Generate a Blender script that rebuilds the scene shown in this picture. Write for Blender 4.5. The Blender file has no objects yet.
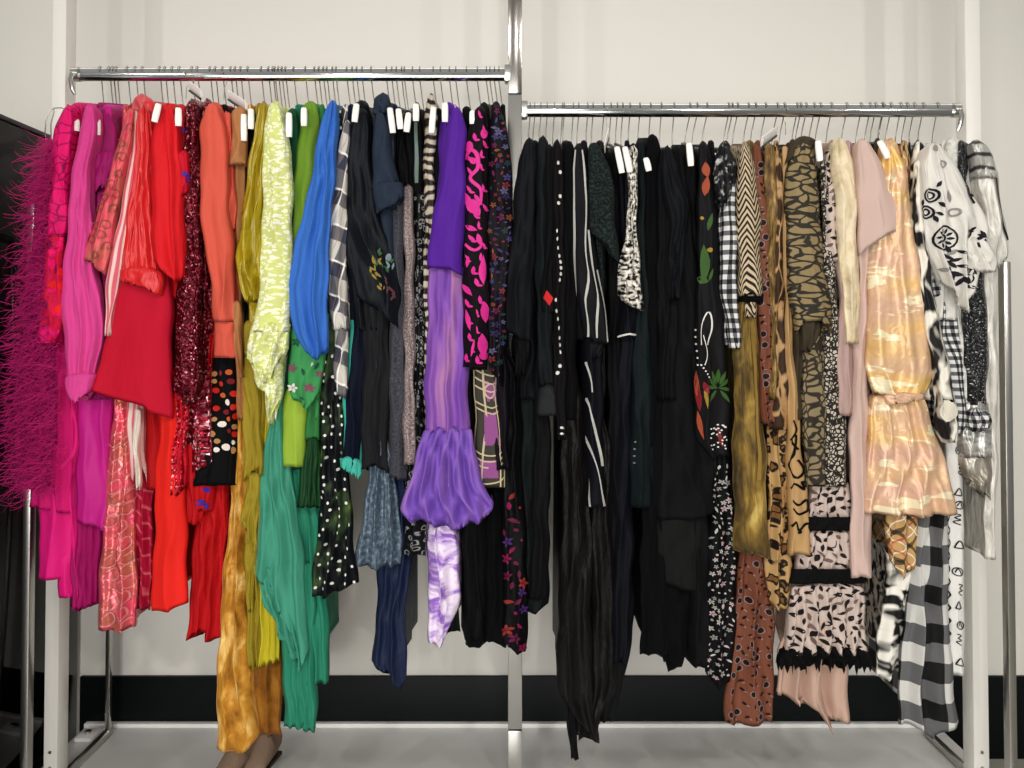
import bpy, bmesh, math, random
import numpy as np
from mathutils import Vector
PI = math.pi
C = bpy.context.scene.collection
sc = bpy.context.scene

# ---------------------------------------------------------------- camera
F_PX = 769.0
CAM = np.array([0.0, -2.0, 1.30]); PITCH = math.radians(1.2)
cam_d = bpy.data.cameras.new('camera'); cam = bpy.data.objects.new('camera', cam_d); C.objects.link(cam)
cam.location = CAM.tolist(); cam.rotation_euler = (PI/2 + PITCH, 0, 0)
cam_d.sensor_width = 36; cam_d.lens = 36*F_PX/1024; cam_d.shift_y = -70/1024; cam_d.clip_start = .02
sc.camera = cam
# ---------------------------------------------------------------- world, lights, exposure
w = bpy.data.worlds.new('world'); sc.world = w; w.use_nodes = True
wn = w.node_tree; bg = wn.nodes['Background']
tc = wn.nodes.new('ShaderNodeTexCoord'); sp = wn.nodes.new('ShaderNodeSeparateXYZ'); cr = wn.nodes.new('ShaderNodeValToRGB')
mr = wn.nodes.new('ShaderNodeMapRange'); mr.inputs[1].default_value = -1; mr.inputs[2].default_value = 1
wn.links.new(tc.outputs['Generated'], sp.inputs[0]); wn.links.new(sp.outputs['Z'], mr.inputs[0])
wn.links.new(mr.outputs[0], cr.inputs[0]); wn.links.new(cr.outputs[0], bg.inputs[0])
cr.color_ramp.elements[0].color = (.50, .49, .47, 1); cr.color_ramp.elements[0].position = .30
cr.color_ramp.elements[1].color = (1, .97, .92, 1); cr.color_ramp.elements[1].position = .80
e = cr.color_ramp.elements.new(.5); e.color = (.50, .49, .47, 1)
bg.inputs[1].default_value = 0.39
def area(name, loc, target, size, power, col=(1, .96, .9)):
    d = bpy.data.lights.new(name, 'AREA'); d.shape = 'RECTANGLE'; d.size, d.size_y = size; d.energy = power; d.color = col
    o = bpy.data.objects.new(name, d); C.objects.link(o); o.location = loc
    o.rotation_euler = (Vector(target) - Vector(loc)).to_track_quat('-Z', 'Y').to_euler(); return o
def spot(name, loc, target, power, r=.05, ang=70, col=(1, .965, .925)):
    d = bpy.data.lights.new(name, 'SPOT'); d.energy = power; d.shadow_soft_size = r; d.spot_size = math.radians(ang); d.spot_blend = .6; d.color = col
    o = bpy.data.objects.new(name, d); C.objects.link(o); o.location = loc
    o.rotation_euler = (Vector(target) - Vector(loc)).to_track_quat('-Z', 'Y').to_euler(); return o
area('front_fill_light', (-.8, -4.6, .95), (0, 0, .7), (3.2, 1.6), 110, (1, .995, .975))  # unseen low fill added behind the camera to brighten lower wall and platform
area('overhead_fill_light', (0, .10, 3.3), (0, .16, 0), (5.5, .5), 20, (1, .98, .95))  # overhead fill added to brighten the platform, shoulders and wall
for i, (x, y, z, tx) in enumerate([(-2.2, -2.9, 2.5, -.7), (-1.0, -3.0, 2.55, -.3), (.25, -3.0, 2.5, .2), (1.2, -3.0, 2.55, .5), (2.3, -2.9, 2.5, .8)]):
    spot('track_spot_light', (x, y, z), (tx, .05, .45), 52, .04, 80)
sc.view_settings.view_transform = 'Standard'; sc.view_settings.look = 'None'
sc.view_settings.exposure = 0.0; sc.view_settings.gamma = 1; sc.view_settings.use_curve_mapping = False

# ---------------------------------------------------------------- pixel -> world at a given depth plane
def P(px, py, Y):
    """point of the plane y=Y that the photograph shows at px,py (arrays allowed)"""
    X = (np.asarray(px, float)-512)/F_PX; U = (314-np.asarray(py, float))/F_PX
    dy = math.cos(PITCH) - U*math.sin(PITCH); dz = math.sin(PITCH) + U*math.cos(PITCH)
    t = (np.asarray(Y, float)-CAM[1])/dy
    return X*t, CAM[2]+dz*t

# ---------------------------------------------------------------- materials
def lin(c):
    return tuple(((v/255)/12.92 if v/255 <= .04045 else ((v/255+.055)/1.055)**2.4) for v in c)
class NB:
    """tiny node builder"""
    def __init__(s, m):
        s.t = m.node_tree; s.b = s.t.nodes['Principled BSDF']; s.uvn = None
    def n(s, typ, ins={}, **kw):
        o = s.t.nodes.new('ShaderNode'+typ)
        for k, v in kw.items(): setattr(o, k, v)
        for k, v in ins.items(): s.set(o.inputs[k], v)
        return o
    def set(s, inp, v):
        if isinstance(v, bpy.types.NodeSocket): s.t.links.new(v, inp)
        elif isinstance(v, (tuple, list)) and len(v) == 3 and inp.type == 'RGBA': inp.default_value = (*v, 1)
        else: inp.default_value = v
    def math(s, op, a, b=0.0, c=0.0, clamp=False):
        return s.n('Math', {0: a, 1: b, 2: c}, operation=op, use_clamp=clamp).outputs[0]
    def uv(s, sx=1, sy=1, rot=0, off=(0, 0)):
        if s.uvn is None: s.uvn = s.n('UVMap').outputs[0]
        if sx == 1 and sy == 1 and rot == 0: return s.uvn
        return s.n('Mapping', {'Vector': s.uvn, 'Scale': (sx, sy, 1), 'Rotation': (0, 0, rot), 'Location': (*off, 0)}).outputs[0]
    def warp(s, v, amt, scale):
        nz = s.n('TexNoise', {'Vector': v, 'Scale': scale, 'Detail': 1.5})
        d = s.n('VectorMath', {0: nz.outputs['Color'], 1: (.5, .5, .5)}, operation='SUBTRACT').outputs[0]
        d = s.n('VectorMath', {0: d, 'Scale': amt}, operation='SCALE').outputs[0]
        return s.n('VectorMath', {0: v, 1: d}, operation='ADD').outputs[0]
    def noise(s, v, scale, detail=2, rough=.5):
        return s.n('TexNoise', {'Vector': v, 'Scale': scale, 'Detail': detail, 'Roughness': rough}).outputs['Fac']
    def mix(s, f, a, b):
        o = s.n('Mix', data_type='RGBA'); s.set(o.inputs[0], f); s.set(o.inputs[6], a); s.set(o.inputs[7], b); return o.outputs[2]
    def ramp(s, f, stops, const=False):
        o = s.n('ValToRGB', {0: f}); r = o.color_ramp
        if const: r.interpolation = 'CONSTANT'
        r.elements[0].position, r.elements[0].color = stops[0][0], (*stops[0][1], 1)
        r.elements[1].position, r.elements[1].color = stops[-1][0], (*stops[-1][1], 1)
        for p, c in stops[1:-1]: e = r.elements.new(p); e.color = (*c, 1)
        return o.outputs[0]
    def step(s, f, thr, soft=.05):
        o = s.n('MapRange', {0: f, 1: thr-soft, 2: thr+soft}); return o.outputs[0]
    def xy(s, v):
        o = s.n('SeparateXYZ', {0: v}); return o.outputs[0], o.outputs[1]
MATS = {}
def pat_vary(b, c, amt=.25, sc_=9):
    f = b.noise(b.uv(2.2, 1), sc_, 3)
    return b.mix(b.math('MULTIPLY', f, amt), c, tuple(x*.45 for x in c) if isinstance(c, tuple) else c)
def M(name, col, pattern=None, rough=.8, metal=0, sheen=.0, wr=.5, wscale=30, aniso=(1.6, .5), weave=0, spec=.14, trans=0, coat=0):
    """fabric: col in 0-255 as photographed; pattern(b, basecolor)->socket; wr = wrinkle strength"""
    if name in MATS: return MATS[name]
    m = bpy.data.materials.new(name); m.use_nodes = True; b = NB(m); c = lin(col)
    g_ = .3*c[0]+.6*c[1]+.1*c[2]; c = tuple(x*.88+g_*.01 for x in c)
    if max(c) < .03: c = tuple(x*.6 for x in c); spec = min(spec, .12)
    out = pattern(b, c) if pattern else pat_vary(b, c)
    b.set(b.b.inputs['Base Color'], out)
    b.b.inputs['Roughness'].default_value = rough; b.b.inputs['Metallic'].default_value = metal
    b.b.inputs['Sheen Weight'].default_value = sheen; b.b.inputs['Specular IOR Level'].default_value = spec
    if coat: b.b.inputs['Coat Weight'].default_value = coat
    if sheen: b.b.inputs['Sheen Tint'].default_value = (*[min(1, x*1.6+.1) for x in c], 1); b.b.inputs['Sheen Roughness'].default_value = .35
    nrm = None
    if wr:
        v = b.uv(*aniso)
        h = b.noise(b.warp(v, .06, 12), wscale, 3, .55)
        nrm = b.n('Bump', {'Height': h, 'Strength': wr, 'Distance': .012}).outputs[0]
    if weave:
        h2 = b.noise(b.uv(), weave, 2, .6)
        k = {'Height': h2, 'Strength': .6, 'Distance': .002}
        if nrm: k['Normal'] = nrm
        nrm = b.n('Bump', k).outputs[0]
    if nrm: b.set(b.b.inputs['Normal'], nrm)
    if trans:
        tr = b.n('BsdfTranslucent', {'Color': c}); mx = b.n('MixShader', {0: trans, 1: b.b.outputs[0], 2: tr.outputs[0]})
        b.t.links.new(mx.outputs[0], b.t.nodes['Material Output'].inputs[0])
    MATS[name] = m; return m
def sequin(name, col, size=260, glint=(255, 220, 225), bright=.12, metal=.75):
    if name in MATS: return MATS[name]
    m = bpy.data.materials.new(name); m.use_nodes = True; b = NB(m)
    vo = b.n('TexVoronoi', {'Vector': b.uv(), 'Scale': size})
    r = b.xy(vo.outputs['Color'])[0]
    c = b.ramp(r, [(0, tuple(x*.35 for x in lin(col))), (.6, lin(col)), (1-bright, tuple(min(1, x*1.7) for x in lin(col))), (1-bright+.01, lin(glint))])
    b.set(b.b.inputs['Base Color'], c)
    g = b.n('NewGeometry'); d = b.n('VectorMath', {0: vo.outputs['Color'], 1: (.5, .5, .5)}, operation='SUBTRACT').outputs[0]
    d = b.n('VectorMath', {0: d, 'Scale': 1.1}, operation='SCALE').outputs[0]
    a = b.n('VectorMath', {0: g.outputs['Normal'], 1: d}, operation='ADD').outputs[0]
    a = b.n('VectorMath', {0: a}, operation='NORMALIZE').outputs[0]
    b.set(b.b.inputs['Normal'], a); b.b.inputs['Metallic'].default_value = metal; b.b.inputs['Roughness'].default_value = .3
    MATS[name] = m; return m
# pattern factories
def spots(cols, scale=60, thr=.32, jit=1, sx=1, sy=1, warp=0, under=None, prob=1.0):
    def f(b, c):
        v = b.uv(sx, sy)
        if warp: v = b.warp(v, warp, scale*.8)
        vo = b.n('TexVoronoi', {'Vector': v, 'Scale': scale, 'Randomness': jit})
        base = under(b, c) if under else c
        r, g = b.xy(vo.outputs['Color'])
        k = b.math('SUBTRACT', 1, b.step(vo.outputs['Distance'], thr, .04))
        if prob < 1: k = b.math('MULTIPLY', k, b.step(g, 1-prob, .001))
        cc = b.ramp(r, [(i/len(cols), lin(q)) for i, q in enumerate(cols)] + [(1, lin(cols[-1]))], True)
        return b.mix(k, base, cc)
    return f
def cells(dark, scale=40, thr=.08, sx=1, sy=1, warp=.01, cols=None, wsc=40):
    def f(b, c):
        v = b.uv(sx, sy)
        if warp: v = b.warp(v, warp, wsc)
        vo = b.n('TexVoronoi', {'Vector': v, 'Scale': scale}, feature='DISTANCE_TO_EDGE')
        base = c
        if cols:
            base = b.ramp(b.noise(b.uv(), 30, 2), [(0.3, lin(cols[0])), (.7, lin(cols[1]))])
        return b.mix(b.step(vo.outputs['Distance'], thr, .03), lin(dark), base)
    return f
def rings(dark, scale=50, lo=.25, hi=.42, warp=.008, fill=None, sx=1, sy=1):
    def f(b, c):
        vo = b.n('TexVoronoi', {'Vector': b.warp(b.uv(sx, sy), warp, 60), 'Scale': scale})
        d = vo.outputs['Distance']
        k = b.math('MULTIPLY', b.step(d, lo, .04), b.math('SUBTRACT', 1, b.step(d, hi, .04)))
        base = b.mix(b.step(d, lo, .03), lin(fill), c) if fill else c
        return b.mix(k, base, lin(dark))
    return f
def stripes(dark, freq=60, duty=.5, axis=0, warp=0, wsc=20, rot=0, soft=.06, under=None):
    def f(b, c):
        v = b.uv(1, 1, rot) if rot else b.uv()
        if warp: v = b.warp(v, warp, wsc)
        x = b.xy(v)[axis]
        t = b.math('FRACT', b.math('MULTIPLY', b.math('ADD', x, 5.0), freq))
        t = b.math('ABSOLUTE', b.math('SUBTRACT', t, .5))
        return b.mix(b.step(t, duty/2, soft), lin(dark), under(b, c) if under else c)
    return f
def chevron(dark, freq=60, w=40, amp=.5):
    def f(b, c):
        x, y = b.xy(b.warp(b.uv(), .006, 25))
        t = b.math('ABSOLUTE', b.math('SUBTRACT', b.math('FRACT', b.math('MULTIPLY', b.math('ADD', x, 5.0), w)), .5))
        k = b.math('FRACT', b.math('MULTIPLY', b.math('ADD', b.math('MULTIPLY', t, 2*amp/w), b.math('ADD', y, 5.0)), freq))
        k = b.math('ABSOLUTE', b.math('SUBTRACT', k, .5))
        return b.mix(b.step(k, .25, .05), lin(dark), c)
    return f
def check(mid, dark, freq=40, off=0.):
    def f(b, c):
        x, y = b.xy(b.warp(b.uv(), .004, 12))
        a = [b.math('GREATER_THAN', b.math('FRACT', b.math('MULTIPLY', b.math('ADD', q, 5.0+off), freq)), .5) for q in (x, y)]
        s_ = b.math('MULTIPLY', b.math('ADD', a[0], a[1]), .5)
        return b.ramp(s_, [(0, c), (.4, lin(mid)), (.9, lin(dark))], True)
    return f
def plaid(sets, rot=0):
    """sets = [(axis, freq, duty, colour, alpha, offset)]"""
    def f(b, c):
        v = b.uv(1, 1, rot) if rot else b.uv()
        x, y = b.xy(b.warp(v, .002, 10)); o = c
        for ax, fr, du, col, al, of in sets:
            t = b.math('LESS_THAN', b.math('FRACT', b.math('MULTIPLY', b.math('ADD', (x, y)[ax], 5.0+of), fr)), du)
            o = b.mix(b.math('MULTIPLY', t, al), o, lin(col))
        return o
    return f
def blotch(cols, scale=30, sx=1, sy=1, warp=.02, detail=3, const=False):
    def f(b, c):
        n_ = b.noise(b.warp(b.uv(sx, sy), warp, 20), scale, detail, .6)
        k = len(cols)
        return b.ramp(n_, [(.28+.44*i/(k-1), lin(q)) for i, q in enumerate(cols)], const)
    return f
def zebra(dark, freq=30, warp=.05, wsc=14, axis=1, duty=.5):
    return stripes(dark, freq, duty, axis, warp, wsc)
def stack(*fs):
    """each pattern painted over the one before: fs[k](b, colour-so-far)"""
    def f(b, c):
        for g in fs: c = g(b, c)
        return c
    return f
_oldlin = lin

# ---------------------------------------------------------------- mesh helpers
def new_mesh(name, V, Fc, mats, parent=None, uv=None, midx=None, smooth=True):
    me = bpy.data.meshes.new(name); me.from_pydata([tuple(v) for v in V], [], [tuple(int(i) for i in f) for f in Fc])
    for m in (mats if isinstance(mats, (list, tuple)) else [mats]): me.materials.append(m)
    if smooth: me.polygons.foreach_set('use_smooth', [True]*len(me.polygons))
    if midx is not None: me.polygons.foreach_set('material_index', midx)
    if uv is not None:
        l = me.uv_layers.new(name='UVMap'); idx = np.empty(len(me.loops), int); me.loops.foreach_get('vertex_index', idx)
        l.data.foreach_set('uv', np.asarray(uv, float)[idx].ravel())
    me.update()
    o = bpy.data.objects.new(name, me); C.objects.link(o)
    if parent is not None: o.parent = parent
    return o
def tag(o, label=None, cat=None, group=None, kind=None):
    if label: o['label'] = label
    if cat: o['category'] = cat
    if group: o['group'] = group
    if kind: o['kind'] = kind
    return o
def empty(name, loc, label=None, cat=None, group=None):
    o = bpy.data.objects.new(name, None); C.objects.link(o); o.location = loc; o.empty_display_size = .03
    return tag(o, label, cat, group)
class Bld:
    """collects simple solids into one mesh"""
    def __init__(s): s.bm = bmesh.new()
    def box(s, x0, x1, y0, y1, z0, z1, bev=.002):
        r = bmesh.ops.create_cube(s.bm, size=1)['verts']
        for v in r: v.co = ((x0+x1)/2+v.co.x*(x1-x0), (y0+y1)/2+v.co.y*(y1-y0), (z0+z1)/2+v.co.z*(z1-z0))
        if bev:
            es = list({e for v in r for e in v.link_edges}); bmesh.ops.bevel(s.bm, geom=es, offset=bev, segments=2, affect='EDGES', profile=.5)
        return s
    def tube(s, pts, rad, n=8, flat=None):
        """swept tube; rad number or list; flat=(a,b) ellipse factors along (side, up)"""
        pts = [Vector(p) for p in pts]; k = len(pts); rad = rad if isinstance(rad, (list, tuple)) else [rad]*k
        rings = []; ref = None
        for i, p in enumerate(pts):
            t = (pts[min(i+1, k-1)]-pts[max(i-1, 0)]).normalized()
            if ref is None: ref = Vector((1, 0, 0)) if abs(t.x) < .9 else Vector((0, 0, 1))
            a = (ref - t*ref.dot(t)).normalized(); bb = t.cross(a); ref = a
            fa, fb = flat or (1, 1)
            rings.append([s.bm.verts.new(p + (a*math.cos(q)*fa + bb*math.sin(q)*fb)*rad[i]) for q in [2*PI*j/n for j in range(n)]])
        for i in range(k-1):
            for j in range(n): s.bm.faces.new((rings[i][j], rings[i][(j+1) % n], rings[i+1][(j+1) % n], rings[i+1][j]))
        s.bm.faces.new(rings[0][::-1]); s.bm.faces.new(rings[-1]); return s
    def build(s, name, m, parent=None, smooth=True):
        bmesh.ops.recalc_face_normals(s.bm, faces=s.bm.faces)
        me = bpy.data.meshes.new(name); s.bm.to_mesh(me); s.bm.free(); me.materials.append(m)
        if smooth:
            me.polygons.foreach_set('use_smooth', [True]*len(me.polygons)); me.set_sharp_from_angle(angle=math.radians(40))
        o = bpy.data.objects.new(name, me); C.objects.link(o)
        if parent is not None: o.parent = parent
        return o

# ---------------------------------------------------------------- cloth
BACK_Y = .19; WB = .0085
def yfront(L): return -.200 - .021*L
def smooth_interp(y, ys, vs, wdw):
    t = np.linspace(-1, 1, 9); k = np.exp(-2*t*t); k /= k.sum()
    yy = y[..., None] + t*wdw
    sl = (vs[-1]-vs[-2])/max(1e-6, ys[-1]-ys[-2])
    r = np.interp(yy, ys, vs) + np.clip(yy-ys[-1], 0, None)*sl; return (r*k).sum(-1)
def cloth(name, m, outline, L=0, hx=None, kind='body', hem=None, folds=None, top='round', parent=None, marks=None, seed=None,
          hw=(0, 0), sag=0, depth=None, res=1.0, wob=1.0, jag=0, diag=0., smw=9, twist=0.):
    """One draped piece. outline = [(row, left, right)] of its front edge as seen at its own depth.
    kind body: hangs on the hanger through to the back; tube: a sleeve or cuff, closed round its own axis."""
    rs = np.random.RandomState(seed if seed is not None else (abs(hash_(name+str(outline[0])+str(outline[-1])))) % 99991)
    yf = yfront(L); ol = np.array(outline, float); ys = ol[:, 0]
    ytop, ybot = ys[0], ys[-1]; H = ybot-ytop; wmax = (ol[:, 2]-ol[:, 1]).max()
    nf = int(np.clip(wmax*res/1.5, 14, 70)); nv = int(np.clip(H*res/4.5, 8, 120))
    pm = 1.78/769
    rr = min(.016, .35*H*pm, .5*max(.006, (ol[0, 2]-ol[0, 1])*pm)) if top == 'round' else .0
    vr = rr/(H*pm) if rr else 0
    v = np.concatenate([vr*(1-np.cos(np.linspace(0, PI/2, 7)))[:-1], np.linspace(vr, 1, nv)]) if rr else np.linspace(0, 1, nv)
    tm = np.sqrt(np.clip(1-(1-np.clip(v*H*pm/rr, 0, 1))**2, 0, 1)) if rr else np.ones_like(v)
    u = np.linspace(0, 1, nf)
    hm = np.full(nf, float(ybot))
    if hem:
        hh = np.array(hem, float); hm = np.interp(u, hh[:, 0], hh[:, 1])
    if hw[1]: hm = hm + hw[1]*np.sin(2*PI*hw[0]*u + rs.rand()*6)
    if jag: hm = hm + jag*(np.abs(((u*nf/3.0) % 1)-.5)*2 - .5) + rs.uniform(-1, 1, nf)*jag*.4
    py = ytop + v[:, None]*(hm[None, :]-ytop)                      # row of every front vertex
    pyc = np.clip(py, ytop, ybot+6)
    xl = smooth_interp(pyc, ys, ol[:, 1], smw); xr = smooth_interp(pyc, ys, ol[:, 2], smw)
    ph = rs.rand(8)*6.28
    if top == 'round' and ytop < 160 and H > 60 and (ol[0, 2]-ol[0, 1]) > 9:      # shoulders narrow towards the hanger
        q_ = np.clip((py-ytop)/26, 0, 1); q_ = .60+.40*q_*q_*(3-2*q_); mid_ = (xl+xr)/2; xl, xr = mid_+(xl-mid_)*q_, mid_+(xr-mid_)*q_
    if wob:
        am = 1.1*wob*np.clip(v[:, None]*4, 0, 1)
        xl = xl + am*(np.sin(py/17+ph[0])+.6*np.sin(py/7.3+ph[1])); xr = xr + am*(np.sin(py/15+ph[2])+.6*np.sin(py/8.1+ph[3]))
    n, amp = folds or (max(1.1, wmax/17), .0042)
    amp *= 1.3
    U = np.broadcast_to(u, py.shape); V = np.broadcast_to(v[:, None], py.shape)
    dr = .35*np.sin(2.3*V*2+ph[4]) + .2*np.sin(py/23+ph[5])*U*(1-U)*4 + diag*V
    fz = np.sin(2*PI*(n*U + dr)+ph[6]) + .38*np.sin(2*PI*(n*1.83*U - dr*.7)+ph[7]) + .10*np.sin(2*PI*(n*3.1*U+.5*dr)+ph[0])
    fz = np.where(fz > 0, fz*.75, fz*1.25) - .35*np.exp(-((np.sin(PI*(n*U+dr)+ph[6]/2+PI/4))**2)/.02)
    env = (.22+.78*V**.6)*np.sin(PI*np.clip(U, .02, .98))**.35
    wrk = np.sin(py/9.+U*3+ph[1])*np.sin(U*PI)*.18
    fold = amp*env*(fz+wrk)
    px = xl + (xr-xl)*U
    px = px + (xr-xl)*.10/n*env*np.cos(2*PI*(n*U+dr)+ph[6])*np.sin(PI*U)
    wpx = (xr-xl)*pm
    dl = np.clip(.5*wpx.mean(1), .004, .022)                       # depth of the front bulge, per row
    bulge = dl[:, None]*(1-np.sqrt(np.clip(1-(2*U-1)**2, 0, 1)))
    rec = (1-tm[:, None])*(.018)
    Yp = yf + bulge - fold + rec
    X, Z = P(px, py, yf + bulge*.9 + rec)
    xc = X.mean(1, keepdims=True)
    X = xc + (X-xc)*(tm[:, None])
    top_z = Z[0].mean()
    # the rest of the loop
    if kind == 'body':
        kb = 9; s = np.linspace(0, 1, kb+1)[1:]; s = s**1.5
        xs = P(hx if hx is not None else (ol[0, 1]+ol[0, 2])/2, ytop, yfront(0))[0]
        yb = BACK_Y - .015*(1-tm)
        def side(col, sgn):
            y0 = yf + dl + rec[:, 0]; yy = y0[:, None] + s[None]*(yb-y0)[:, None]
            q = np.clip((yy-y0[:, None])/.045, 0, 1); q = q*q*(3-2*q)
            wbb = WB*tm[:, None]*(1+.5*V[:, :1]); wob_ = .004*np.sin(yy*60+ph[2]+v[:, None]*5)*V[:, :1]*sgn*q
            wob_ = wob_ + .0
            tgt = xs + sgn*wbb
            half = (X[:, -1:]-X[:, :1])/2; tgt = np.where(half < wbb, (xs + sgn*half), tgt)
            xx = X[:, col][:, None]*(1-q) + tgt*q + wob_
            return xx, yy, np.broadcast_to(Z[:, col][:, None], xx.shape)
        xr_, yr_, zr_ = side(-1, 1); xl_, yl_, zl_ = side(0, -1)
        Xa = np.concatenate([X, xr_, xl_[:, ::-1]], 1); Ya = np.concatenate([Yp, yr_, yl_[:, ::-1]], 1); Za = np.concatenate([Z, zr_, zl_[:, ::-1]], 1)
        rise = .045*np.clip(1-np.abs(Ya)/.19, 0, 1)
        Za = Za + rise*np.exp(-(top_z-Za)/.10)*(top_z-Za < .5)
    else:
        D = depth if depth else float(np.clip(wpx.mean()*.9, .012, .05))
        ub = u[::-1][1:-1]; Ub = np.broadcast_to(ub, (len(v), len(ub)))
        idx = np.arange(nf)[::-1][1:-1]
        Xb = X[:, idx]; Zb = Z[:, idx]; Yb = yf + dl[:, None] + (D-dl[:, None]).clip(.004)*np.sqrt(np.clip(1-(2*Ub-1)**2, 0, 1)) + rec*0
        ymid = yf + dl[:, None]
        Yb = ymid + (Yb-ymid)*(.3+.7*tm[:, None])
        Xa = np.concatenate([X, Xb], 1); Ya = np.concatenate([Yp, Yb], 1); Za = np.concatenate([Z, Zb], 1)
    nl = Xa.shape[1]; nr = Xa.shape[0]
    # hem: turn the cloth in by a few millimetres
    cx, cy = Xa[-1].mean(), Ya[-1].mean()
    ix = Xa[-1] + np.clip(cx-Xa[-1], -.0025, .0025); iy = Ya[-1] + np.clip(cy-Ya[-1], -.003, .003); iz = Za[-1]+.012
    if kind == 'body':
        ix = Xa[-1] + np.clip((Xa[-1, :nf].mean() if 0 else cx)-Xa[-1], -.0015, .0015)
    Xa = np.vstack([Xa, ix]); Ya = np.vstack([Ya, iy]); Za = np.vstack([Za, iz]); nr += 1
    Vt = np.stack([Xa, Ya, Za], -1).reshape(-1, 3)
    i, j = np.meshgrid(np.arange(nr-1), np.arange(nl), indexing='ij'); a = i*nl+j; b_ = i*nl+(j+1) % nl
    # uv needs a seam: add the wrap by mirroring u distance
    Fc = np.stack([a, b_, b_+nl, a+nl], -1).reshape(-1, 4)
    mid = int(nr*.6); dd = np.hypot(np.diff(Xa, axis=1), np.diff(Ya, axis=1)*1.0)[mid]; cum = np.concatenate([[0], np.cumsum(dd)])
    tot = cum[-1] + math.hypot(Xa[mid, 0]-Xa[mid, -1], Ya[mid, 0]-Ya[mid, -1]); spl = nf + (nl-nf)//2
    cum = np.where(np.arange(nl) > spl, cum-tot, cum) - cum[nf//2]
    uo = rs.rand()*3
    UV = np.stack([np.broadcast_to(cum+uo, Xa.shape), Za], -1).reshape(-1, 2)
    mats = [m]; midx = None; Vl = Vt; Fl = [tuple(f) for f in Fc]; UVl = UV
    if parent is not None:
        off = np.array(parent.location); Vl = Vt-off
    if marks:
        gx, gy, gz = Xa[:len(v), :nf], Yp[:, :nf], Za[:len(v), :nf]
        Vx, Fx, Ix, Ux = [], [], [], []
        base = len(Vt)
        def samp(mx, my):
            xa = float(np.interp(my, ys, ol[:, 1])); xb = float(np.interp(my, ys, ol[:, 2]))
            uu = (mx-xa)/max(1, xb-xa); hb = float(np.interp(uu, u, hm)); vv = (my-ytop)/(hb-ytop)
            if uu < .0 or uu > 1. or vv < 0.01 or vv > 1.0: uu = min(max(uu, .01), .99); vv = min(max(vv, .012), .998)
            fi = np.interp(vv, v, np.arange(len(v))); fj = uu*(nf-1); i0 = min(int(fi), len(v)-2); j0 = min(int(fj), nf-2); a_, c_ = fi-i0, fj-j0
            r = [(g[i0, j0]*(1-a_)+g[i0+1, j0]*a_)*(1-c_)+(g[i0, j0+1]*(1-a_)+g[i0+1, j0+1]*a_)*c_ for g in (gx, gy, gz)]
            return np.array([r[0]+(uu-.5)*.004, r[1]-.0022, r[2]])
        off = np.array(parent.location) if parent is not None else 0
        for mk in marks:
            mm, polys = mk
            if mm not in mats: mats.append(mm)
            k = mats.index(mm)
            for poly in polys:
                # poly: list of rings strip [(x,y)...] as triangle fan about its centroid, or ('strip', pts, halfwidth)
                if poly[0] == 'strip':
                    _, pts, hwid = poly; st = base+len(Vx)
                    for q, (x_, y_) in enumerate(pts):
                        x2, y2 = pts[min(q+1, len(pts)-1)]; x1, y1 = pts[max(q-1, 0)]; dx, dy_ = x2-x1, y2-y1; l_ = math.hypot(dx, dy_) or 1
                        nx, ny = -dy_/l_*hwid, dx/l_*hwid
                        for sg in (-1, 1): Vx.append(samp(x_+sg*nx, y_+sg*ny)-off); Ux.append((x_*.0023, -y_*.0023))
                    for q in range(len(pts)-1): Fx.append((st+2*q, st+2*q+1, st+2*q+3, st+2*q+2)); Ix.append(k)
                else:
                    st = base+len(Vx); cxp = sum(p[0] for p in poly)/len(poly); cyp = sum(p[1] for p in poly)/len(poly)
                    for p_ in [(cxp, cyp)]+list(poly): Vx.append(samp(*p_)-off); Ux.append((p_[0]*.0023, -p_[1]*.0023))
                    for q in range(len(poly)): Fx.append((st, st+1+q, st+1+(q+1) % len(poly))); Ix.append(k)
        if Vx:
            Vl = np.vstack([Vl, np.array(Vx)]); UVl = np.vstack([UVl, np.array(Ux)]); midx = [0]*len(Fl)+Ix; Fl = Fl+Fx
    return new_mesh(name, Vl, Fl, mats, parent, UVl, midx)
def hash_(s):
    h = 7
    for ch in s: h = (h*31+ord(ch)) % 1000003
    return h
# mark shapes (2D, pixels of the cloth they sit on)
def dot(x, y, r, n=10, asp=1.0): return [(x+r*math.cos(2*PI*k/n), y+asp*r*math.sin(2*PI*k/n)) for k in range(n)]
def leaf(x, y, l, w_, a, n=5):
    a = math.radians(a); o = []
    for k in range(n*2):
        t = k/n; s = t if t <= 1 else 2-t; h = w_*math.sin(PI*s)*(1 if t < 1 else -1)
        lx = (s-.5)*l; o.append((x+lx*math.cos(a)-h*math.sin(a), y+lx*math.sin(a)+h*math.cos(a)))
    return o
def flower(x, y, r, n=5, a0=0): return [leaf(x+r*.55*math.cos(a0+2*PI*k/n), y+r*.55*math.sin(a0+2*PI*k/n), r*.95, r*.26, math.degrees(a0+2*PI*k/n)) for k in range(n)]
def curve(pts, hwid=1.0, sub=6):
    pts = [np.array(p, float) for p in pts]; out = []
    for i in range(len(pts)-1):
        p0 = pts[max(i-1, 0)]; p1 = pts[i]; p2 = pts[i+1]; p3 = pts[min(i+2, len(pts)-1)]
        for k in range(sub):
            t = k/sub; q = .5*((2*p1)+(-p0+p2)*t+(2*p0-5*p1+4*p2-p3)*t*t+(-p0+3*p1-3*p2+p3)*t**3); out.append(tuple(q))
    out.append(tuple(pts[-1])); return ('strip', out, hwid)
def ringm(x, y, r, hwid=.8, n=14, asp=1.): return ('strip', [(x+r*math.cos(2*PI*k/n), y+asp*r*math.sin(2*PI*k/n)) for k in range(n+1)], hwid)

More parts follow.
